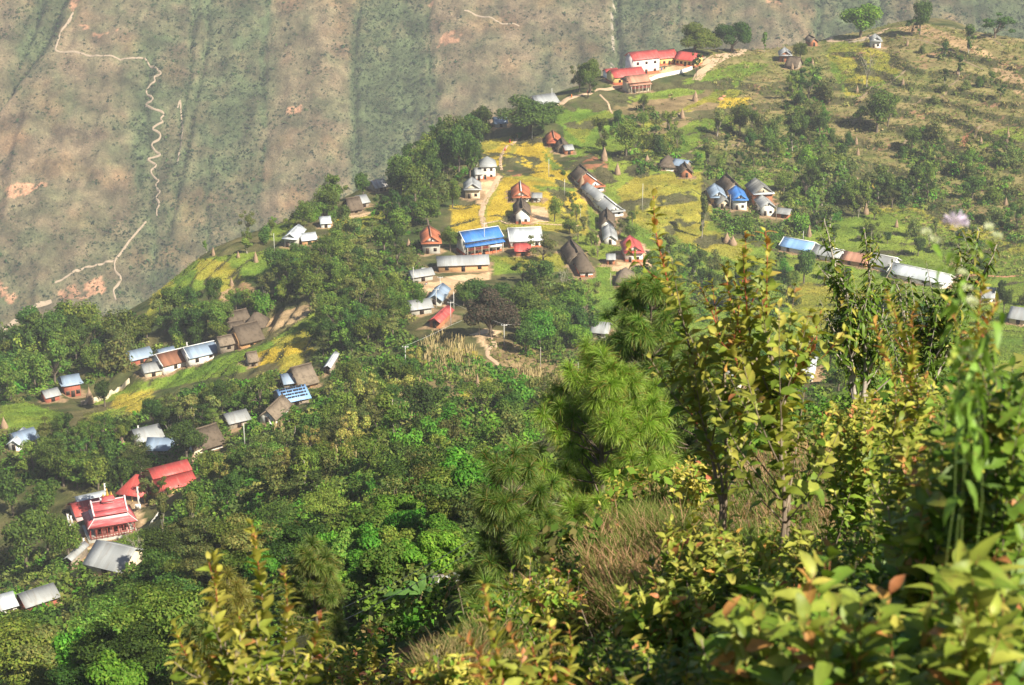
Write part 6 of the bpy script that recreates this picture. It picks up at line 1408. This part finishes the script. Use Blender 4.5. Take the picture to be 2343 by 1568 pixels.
# bushes of the near slope
TH = [
 ('leafy_shrub','yellowish dense shrub right of the lower left red-stemmed shrub',790,1490,110,80,12,26,.075,31,dict(pal='yellow')),
 ('leafy_shrub','low yellow-green shrub at the bottom, left of centre',900,1560,80,40,11,12,.07,32,dict(pal='yellow')),
 ('leafy_shrub','dense yellow-green shrub behind the bottom-centre red-stemmed shrub',1240,1400,95,62,9,34,.062,33,dict(pal='yellow')),
 ('leafy_shrub','yellowish shrub on the grass edge in front of the tall pine',1480,1095,90,48,16,22,.085,34,dict(pal='yellow')),
 ('leafy_shrub','small yellowish shrub left of the pale sapling trunks',1590,1080,60,40,14,14,.08,35,dict(pal='yellow')),
 ('leafy_shrub','scrubby half-dry shrub on the grassy edge below the pine',1340,1245,110,60,12,26,.055,36,dict(pal='yellow', dens=.6)),
 ('leafy_shrub','dark green shrub left of the big bottom-right bush',1520,1400,120,110,7,40,0.07,37,dict(pal='mix')),
 ('leafy_shrub','upright leafy sprigs rising over the dry grass in the lower middle',1600,1215,120,50,8,16,0.078,38,dict(pal='mix')),
 ('leafy_shrub','yellow-green sprigs below the right-hand sapling trunk',1740,1225,110,40,7.5,18,0.075,39,dict(pal='mix')),
 ('leafy_shrub','shrub with fine pale leaves right of the dry grass',1890,1290,110,60,6.5,28,0.06,40,dict(pal='mix')),
 ('leafy_shrub','dark green leafy bush at the bottom, right of centre',1530,1520,130,70,5.2,32,0.06,41,dict(pal='dark')),
 ('broad_leafed_bush','broad-leafed green bush filling the bottom right, leftmost part',1760,1460,150,130,4.0,26,0.095,42,dict(pal='mix', tipred=.4, yb=.85)),
 ('broad_leafed_bush','large blurred broad-leafed bush in the bottom right foreground',1990,1400,170,150,3.6,28,.098,43,dict(pal='mix', yb=.85, tipred=.4)),
 ('broad_leafed_bush','broad-leafed bush in the very bottom right corner',2240,1400,150,160,3.4,28,.092,44,dict(pal='mix', yb=.9, tipred=.3)),
 ('broad_leafed_bush','bush of mixed red and green leaves at the right edge, middle height',2200,1120,150,120,4.6,34,0.072,45,dict(pal='mix')),
 ('broad_leafed_bush','dense bush right of the dry grass, below the slim trees',2170,1020,110,80,6.2,34,0.078,46,dict(pal='mix')),
 ('broad_leafed_bush','green blurred bush at the right edge below the purple flower',2260,900,110,120,4.4,22,0.08,47,dict(pal='green')),
 ('leafy_shrub','reddish-stemmed shrub between the slim tree and the right edge',2110,900,110,80,8.5,16,.07,48,dict(pal='mix', tipred=1)),
 ('leafy_shrub','yellow-green shrub under the slim pale-trunked tree',1980,930,80,36,10,24,.075,49,dict(pal='mix')),
 ('broad_leafed_bush','dark bush between the two big bottom-right bushes and the grass',2080,1250,150,70,5.4,28,0.066,50,dict(pal='dark')),
 ('leafy_shrub','low dark shrub on the bank left of the grassy edge',1130,1420,70,60,8.5,30,.055,52,dict(pal='green')),
 ('leafy_shrub','yellow-green shrub hanging over the edge of the bank at the bottom',1010,1530,70,40,6.5,22,.055,53,dict(pal='yellow')),
 ('leafy_shrub','half-dry shrub on the bank top below the pine',1250,1330,60,44,10,26,.055,54,dict(pal='mix')),
 ('leafy_shrub','dark twiggy shrub above the bottom edge, right of the middle shrub',1400,1500,80,60,6.4,26,.05,51,dict(pal='dark')),
]
for nm, lb, cx_1, cy_1, rx, ry, d, n, ll, sd, kw in TH: thicket(nm, lb, 'bush' if 'bush' in nm else 'shrub', cx_1, cy_1, rx, ry, d, int(n * 1.15), ll, sd, **{**dict(dens=.8, twigs=1.0, start=.22, r0=.006, traced=False, yb=.66, tipred=.35, wr=.5), **kw})
# red shoots rising above the right-hand bushes
plant('red_shoot', 'upright red shoot with curled leaves near the right edge', 'shoot', [stem(5,(2240,900),(2232,800),(2245,700),(2252,640)), stem(5,(2240,900),(2260,760),(2280,690)), stem(5,(2230,900),(2190,760),(2170,690))], .06, 60, dens=1.2, start=.2, tipred=1)
plant('red_shoot', 'slanting red shoot above the dense bush right of the saplings', 'shoot', [stem(7,(2100,880),(2070,780),(2040,720),(2025,660)), stem(7,(2100,880),(2110,780),(2100,700)), stem(7,(2060,900),(2030,800),(2000,740))], .065, 61, dens=1.2, start=.2, tipred=1)
# flowering weed, close to the lens
def flower_weed():
    sts = [stem(2.9,(2235,1000),(2215,850),(2195,700),(2190,600),(2186,520)), stem(2.9,(2235,1000),(2210,780),(2170,640),(2135,560)), stem(2.95,(2235,1000),(2215,760),(2230,630),(2262,540)), stem(2.9,(2235,1000),(2225,880),(2260,800),(2300,700))]
    r = plant('flowering_weed', 'lime green flowering weed with one pale purple and several white tufts at upper right', 'flower', sts, .056, 70, pal='lime', dens=.55, twigs=.15, start=.8, r0=.0028, wr=.42, stemmat=M['greenstem'], droop=.6, curl=.6)
    rg = np.random.default_rng(5); b0 = np.array(r.location)
    for (px, py, s), mt in [((2186,508,.019), 'purple'), ((2118,532,.008), 'w'), ((2138,548,.008), 'w'), ((2262,520,.008), 'w'), ((2280,540,.008), 'w'), ((2200,625,.008), 'w'), ((2212,660,.008), 'w'), ((2222,690,.010), 'w'), ((2206,805,.008), 'w'), ((2232,812,.010), 'w')]:
        c = W3(px, py, 2.9) - b0; n = 150; dr = unit(rg.normal(size=(n, 3)) * (1, 1, .3) + (0, 0, .22)); sd = unit(np.cross(dr, rg.normal(size=(n, 3)))) * s * .06
        V = np.stack([c - sd * .4, c + sd * .4, c + dr * s + sd, c + dr * s - sd], 1) if False else np.stack([np.tile(c, (n, 1)) - sd * .4, np.tile(c, (n, 1)) + sd * .4, c + dr * s + sd, c + dr * s - sd], 1)
        col = np.array((.76, .66, .86) if mt == 'purple' else (.72, .74, .55)) * rg.uniform(.8, 1.1, (4 * n, 1))
        link('flower_head', npmesh('flower_head', V.reshape(-1, 3), np.arange(4 * n).reshape(n, 4), M['grass'], col), r)
flower_weed()

# ------------------------------------------------------------------ pines
def pine(label, px, ptop, pbot, wpx, d, seed, dens=1.0, lean=(0, 0), name='pine_tree', tuft=.30, pal=None, nl=190):
    rg = np.random.default_rng(seed); top = W3(px, ptop, d); bot = W3(px, pbot, d)
    Hh = (pbot - ptop) * d / F * 1.08; Rr = wpx * d / F / 2; b0 = np.array((top[0] - lean[0], top[1] - lean[1], top[2] - Hh)); gz = nz_(b0[0], b0[1])
    if b0[2] > gz: ext = b0[2] - gz; b0[2] = gz - .1
    else: ext = -.1
    Htot = top[2] - b0[2]; r = root(name, b0, 0, label, 'tree'); tr = MB(); br = MB()
    tq = np.array([(lean[0] * t + .04 * math.sin(t * 5), lean[1] * t, Htot * t) for t in np.linspace(0, 1, 14)]); tr.tube(tq, np.linspace(.03 + Htot * .013, .012, 14), 7)
    tips = []
    z0_ = (Htot - Hh) + Hh * .04; nw = int(Hh / .30)
    for i in range(nw):
        f = i / nw; z = z0_ + (Htot - .15 - z0_) * f; rad = Rr * (1 - f) ** .56 * rg.uniform(.75, 1.1) + .10
        for j in range(int(4 + 3 * rg.random())):
            a = rg.uniform(0, 2 * PI); ctr = np.array((lean[0] * z / Htot, lean[1] * z / Htot, z)); e = ctr + np.array((math.cos(a), math.sin(a), .28 + .35 * f)) * (rad * rg.uniform(.7, 1.05), rad * rg.uniform(.7, 1.05), rad)
            m_ = ctr * .5 + e * .5 - (0, 0, rad * .08); q = smooth_line([ctr, m_, e], 7); br.tube(q, np.linspace(.022, .008, 7), 5); dr = unit(e - m_); tips.append((e, dr, 1))
            for k in range(int(1 + rad * 2.0 * dens)):
                t = rg.uniform(.5, .97); p = q[int(t * 6)]; sdv = unit(rg.normal(size=3) * (1, 1, .5) + dr * .9 + (0, 0, .55)); ln = rg.uniform(.12, .3) * (1 + .3 * rad); tp = p + sdv * ln; br.tube([p, p + sdv * ln * .6, tp], [.008, .006, .004], 4); tips.append((tp, unit(sdv + (0, 0, .5)), .9))
    tips.append((np.array((lean[0], lean[1], Htot)), np.array((0, 0, 1.0)), 1.1))
    nt_ = len(tips); Pn = np.array([t[0] for t in tips]); Dn = np.array([t[1] for t in tips]); Sn = np.array([t[2] for t in tips]); k = np.repeat(np.arange(nt_), nl); m_ = len(k)
    al = rg.uniform(-.08, .02, (m_, 1)) * 1.0; dr = unit(rg.normal(size=(m_, 3)) + Dn[k] * .75); L = (tuft * Sn[k] * rg.uniform(.7, 1.1, m_))[:, None]
    p0 = Pn[k] + Dn[k] * al; p1 = p0 + dr * L * .55; p2 = p0 + unit(dr + (0, 0, -.35)) * L * 1.0
    wv = unit(np.cross(dr, rg.normal(size=(m_, 3)))) * (.0011 + d * .00006)
    V = np.stack([p0 - wv, p0 + wv, p1 + wv, p1 - wv, p2 + wv * .45, p2 - wv * .45], 1); Fq = np.concatenate([np.arange(m_)[:, None] * 6 + np.array([[0, 1, 2, 3]]), np.arange(m_)[:, None] * 6 + np.array([[3, 2, 4, 5]])])
    ca = np.array(pal or (.17, .32, .03)) * rg.uniform(.75, 1.25, (nt_, 1)); ct = ca * .7 + np.array((.40, .42, .12)) * .42; c = np.stack([ca[k] * .9, ca[k] * .9, ca[k], ca[k], ct[k], ct[k]], 1) * rg.uniform(.75, 1.25, (m_, 1, 1))
    old = rg.random(m_) < .07; c[old] = (.30, .19, .05)
    link('needles', npmesh('needles', V.reshape(-1, 3), Fq, M['needle'], np.clip(c.reshape(-1, 3), .003, 1)), r); tr.build('trunk', M['bark'], r, True); br.build('branches', M['bark'], r)
    return r
pine('large bright green pine in the centre right, nearest of the tall pines', 1380, 815, 1420, 520, 34, 201, dens=1.5)
pine('tall dark pine standing behind the large bright pine', 1495, 640, 1250, 440, 43, 202, dens=1.3, pal=(.09, .19, .022), tuft=.32)
pine('shaded pine low on the left side of the large bright pine', 1175, 1040, 1400, 220, 32, 203, dens=1.2, pal=(.075, .16, .02))
pine('pine seen through the sapling leaves, right of the tall dark pine', 1600, 800, 1200, 260, 38, 204, dens=1.2, pal=(.07, .15, .018))
pine('low pine between the sapling trunks and the dry grass', 1720, 985, 1150, 120, 30, 209, dens=1.0, pal=(.07, .15, .018))
pine('slim young pine right of the lower left shrub', 712, 1243, 1480, 130, 48, 205, dens=1.1, pal=(.075, .14, .02), tuft=.28)
pine('small dark pine directly behind the lower left shrub', 470, 1420, 1640, 150, 42, 206, dens=1.0, pal=(.05, .10, .018), tuft=.28)
pine('golden-tufted young pine behind the lower left shrub', 522, 1315, 1500, 80, 44, 207, dens=.8, pal=(.20, .20, .03), tuft=.26)
pine('small yellow-green pine at the bottom below the banana plant', 1100+10, 1400-60, 1520, 120, 30, 208, dens=1.0, pal=(.09, .16, .02))
pine('young yellowish pine beside the bare red soil patch', 1110-10, 1490, 1600, 110, 24, 210, dens=1.0, pal=(.14, .17, .025), tuft=.22)

# ------------------------------------------------------------------ banana plant
def banana(px, py, d):
    rg = np.random.default_rng(9); p, d_ = hit(px, py, 45); d = d_; sc = d / F; h = 52 * sc; r = root('banana_plant', (p[0], p[1], p[2]), 0, 'banana plant with long torn leaves beside the rusty tin roof', 'banana plant')
    b = MB(); b.tube([(0, 0, -.6), (0, 0, h * .5), (.05, 0, h)], [.22, .17, .1], 8); b.build('stem', M['straw'], r, True)
    for i, (a, el, L) in enumerate([(PI, .5, 88), (PI * .88, .15, 70), (0.2, .75, 84), (1.5, 1.15, 90), (-.6, .4, 60), (2.4, .9, 74), (PI * 1.15, -.5, 60), (-.2, -.5, 50)]):
        L *= sc * 1.15; n = 12; V = []; dx = np.array((math.cos(a), math.sin(a) * .6, 0)); side = np.array((-dx[1], dx[0], 0)) / .9
        for k in range(n + 1):
            t = k / n; q = np.array((0, 0, h)) + dx * L * t * math.cos(el) + np.array((0, 0, 1)) * L * (math.sin(el) * t - .55 * t * t); wd = L * .14 * math.sin(PI * min(1, t * .96 + .04)) ** .6
            for s in (-1, 0, 1): V.append(q + side * wd * s - np.array((0, 0, .25 * wd * abs(s))) + rg.normal(size=3) * .02)
        fc = [(k * 3 + j, k * 3 + j + 1, k * 3 + 4 + j, k * 3 + 3 + j) for k in range(n) for j in range(2) if not (k in (5, 8) and j == i % 2)]
        cc = np.tile(np.array((.32, .17, .09) if el < 0 else (.10, .22, .05)), (len(V), 1)); link('banana_leaf', npmesh('banana_leaf', V, np.array(fc), M['leaf'], cc), r)
banana(965, 1400, 85)

# ------------------------------------------------------------------ dry grass on the near slope ("stuff")
rg = np.random.default_rng(303)
def grass(name, label, n, region, cols, hgt, seed, wpx=.9):
    rg = np.random.default_rng(seed); out = []; reg = np.array(region, float)
    x = rg.uniform(reg[:, 0].min(), reg[:, 0].max(), n * 3); y = rg.uniform(reg[:, 1].min(), reg[:, 1].max(), n * 3); m_ = inpoly(x, y, region); x = x[m_][:n]; y = y[m_][:n]
    rr = ray(x, y); D2 = np.concatenate([np.arange(2, 36, .12)]); pos = rr[:, None, :] * D2[None, :, None]; ok = pos[..., 2] < nearz(pos[..., 0], pos[..., 1]); i = ok.argmax(1); g_ = ok.any(1); pos = pos[np.arange(len(x)), i][g_]
    ds = np.linalg.norm(pos, axis=1); n = len(pos); b = pos.copy(); b[:, 2] = nearz(b[:, 0], b[:, 1]) - .02
    lump = fbm(b[:, 0] * 1.2, b[:, 1] * .8, 7)[:, None]; h = hgt * rg.uniform(.4, 1.2, (n, 1)) * (.5 + lump); ln = unit(rg.normal(size=(n, 3)) * (1, 1, 0) + (-.5, -.2, 0)) * h * rg.uniform(.2, .8, (n, 1)); sd = unit(rg.normal(size=(n, 3)) * (1, .6, 0)) * (ds[:, None] * .00022 * wpx + .0010)
    p1 = b + ln * .35 + h * np.array((0, 0, .6)); p2 = b + ln + h * np.array((0, 0, .95))
    V = np.stack([b - sd, b + sd, p1 + sd * .8, p1 - sd * .8, p2 + sd * .2, p2 - sd * .2], 1); Fq = np.concatenate([np.arange(n)[:, None] * 6 + np.array([[0, 1, 2, 3]]), np.arange(n)[:, None] * 6 + np.array([[3, 2, 4, 5]])])
    c = np.array(cols)[np.minimum((lump[:, 0] * 1.5 * len(cols) * rg.uniform(.6, 1.3, n)).astype(int), len(cols) - 1) % len(cols)] * rg.uniform(.7, 1.3, (n, 1)); c = np.repeat(c, 6, 0)
    o = link(name, npmesh(name, V.reshape(-1, 3), Fq, M['grass'], np.clip(c, .003, 1))); tag(o, label, 'grass', kind='stuff')
grass('dry_grass', 'dry tan and reddish grass covering the near slope edge', 42000, [(1060,1568),(1100,1400),(1250,1230),(1450,1140),(1620,1080),(1800,1020),(2000,960),(2342,930),(2342,1568)], [(.20,.16,.06), (.36,.24,.12), (.16,.17,.04), (.42,.26,.15), (.30,.2,.10), (.12,.17,.035), (.10,.15,.03)], .11, 401)
grass('green_grass', 'green and tan grass and weeds covering the shaded bank at the bottom', 26000, [(700,1568),(900,1500),(1050,1380),(1160,1300),(1330,1300),(1300,1568)], [(.10,.15,.03), (.16,.18,.04), (.07,.12,.025), (.28,.22,.1)], .10, 403)
grass('dry_grass', 'longer wispy dry grass clump in the lower middle', 9000, [(1330,1330),(1380,1240),(1520,1200),(1600,1240),(1540,1360),(1420,1480)], [(.42,.27,.14), (.36,.24,.1), (.40,.24,.14), (.14,.17,.04)], .19, 402)
gx_ = rg.uniform(-2, 18, 60000); gy_ = rg.uniform(-4, 26, 60000); ye_ = np.interp(gx_, [-6, -1.2, -.45, .1, .7, 1.3, 2.2, 4, 7, 16], [2.2, 3.6, 5.0, 7.6, 10.6, 13.0, 15.6, 19, 25, 34]); kk = (gy_ < ye_) & (np.hypot(gx_, gy_) > 1.3); gb = np.stack([gx_, gy_, nearz(gx_, gy_) - .02], 1)[kk][:40000]; n = len(gb)
h = rg.uniform(.06, .2, (n, 1)); ln = unit(rg.normal(size=(n, 3)) * (1, 1, 0)) * h * .5; sd = unit(rg.normal(size=(n, 3)) * (1, .6, 0)) * .004; p1 = gb + ln * .35 + h * np.array((0, 0, .6)); p2 = gb + ln + h * np.array((0, 0, .95))
V = np.stack([gb - sd, gb + sd, p1 + sd * .8, p1 - sd * .8, p2 + sd * .2, p2 - sd * .2], 1); Fq = np.concatenate([np.arange(n)[:, None] * 6 + np.array([[0, 1, 2, 3]]), np.arange(n)[:, None] * 6 + np.array([[3, 2, 4, 5]])]); cc = np.repeat(np.array([(.20,.18,.06), (.14,.17,.04), (.30,.21,.11), (.10,.15,.03)])[rg.integers(0, 4, n)] * rg.uniform(.7, 1.2, (n, 1)), 6, 0)
tag(link('short_grass', npmesh('short_grass', V.reshape(-1, 3), Fq, M['grass'], cc)), 'short green and tan grass under the foreground bushes', 'grass', kind='stuff')
p_, _ = hit(1446, 1290); b = MB(); b.lathe([(.09, -.1), (.16, 0), (.15, .08), (.07, .14), (.01, .15)], 9, jit=.2); o = b.build('stone', M['rock']); o.location = p_; o.scale = (.55, .5, .5); tag(o, 'small grey stone lying in the dry grass below the pine', 'stone')
print('foreground', time.time() - T0)

# ------------------------------------------------------------------ the air
b = MB(); b.box(-900, 900, -40, 2300, -760, 6)
hm = bpy.data.materials.new('haze'); hm.use_nodes = True; n = hm.node_tree
for x in list(n.nodes): n.nodes.remove(x)
o_ = n.nodes.new('ShaderNodeOutputMaterial'); v = n.nodes.new('ShaderNodeVolumePrincipled'); v.inputs['Color'].default_value = (0.86, 0.90, 1.0, 1); v.inputs['Density'].default_value = 0.00013; v.inputs['Anisotropy'].default_value = 0.0
n.links.new(v.outputs[0], o_.inputs['Volume'])
o = b.build('haze', hm); tag(o, 'thin pale blue haze filling the valley air', 'haze', kind='stuff')
print('objects', len(bpy.data.objects), 'done', time.time() - T0)
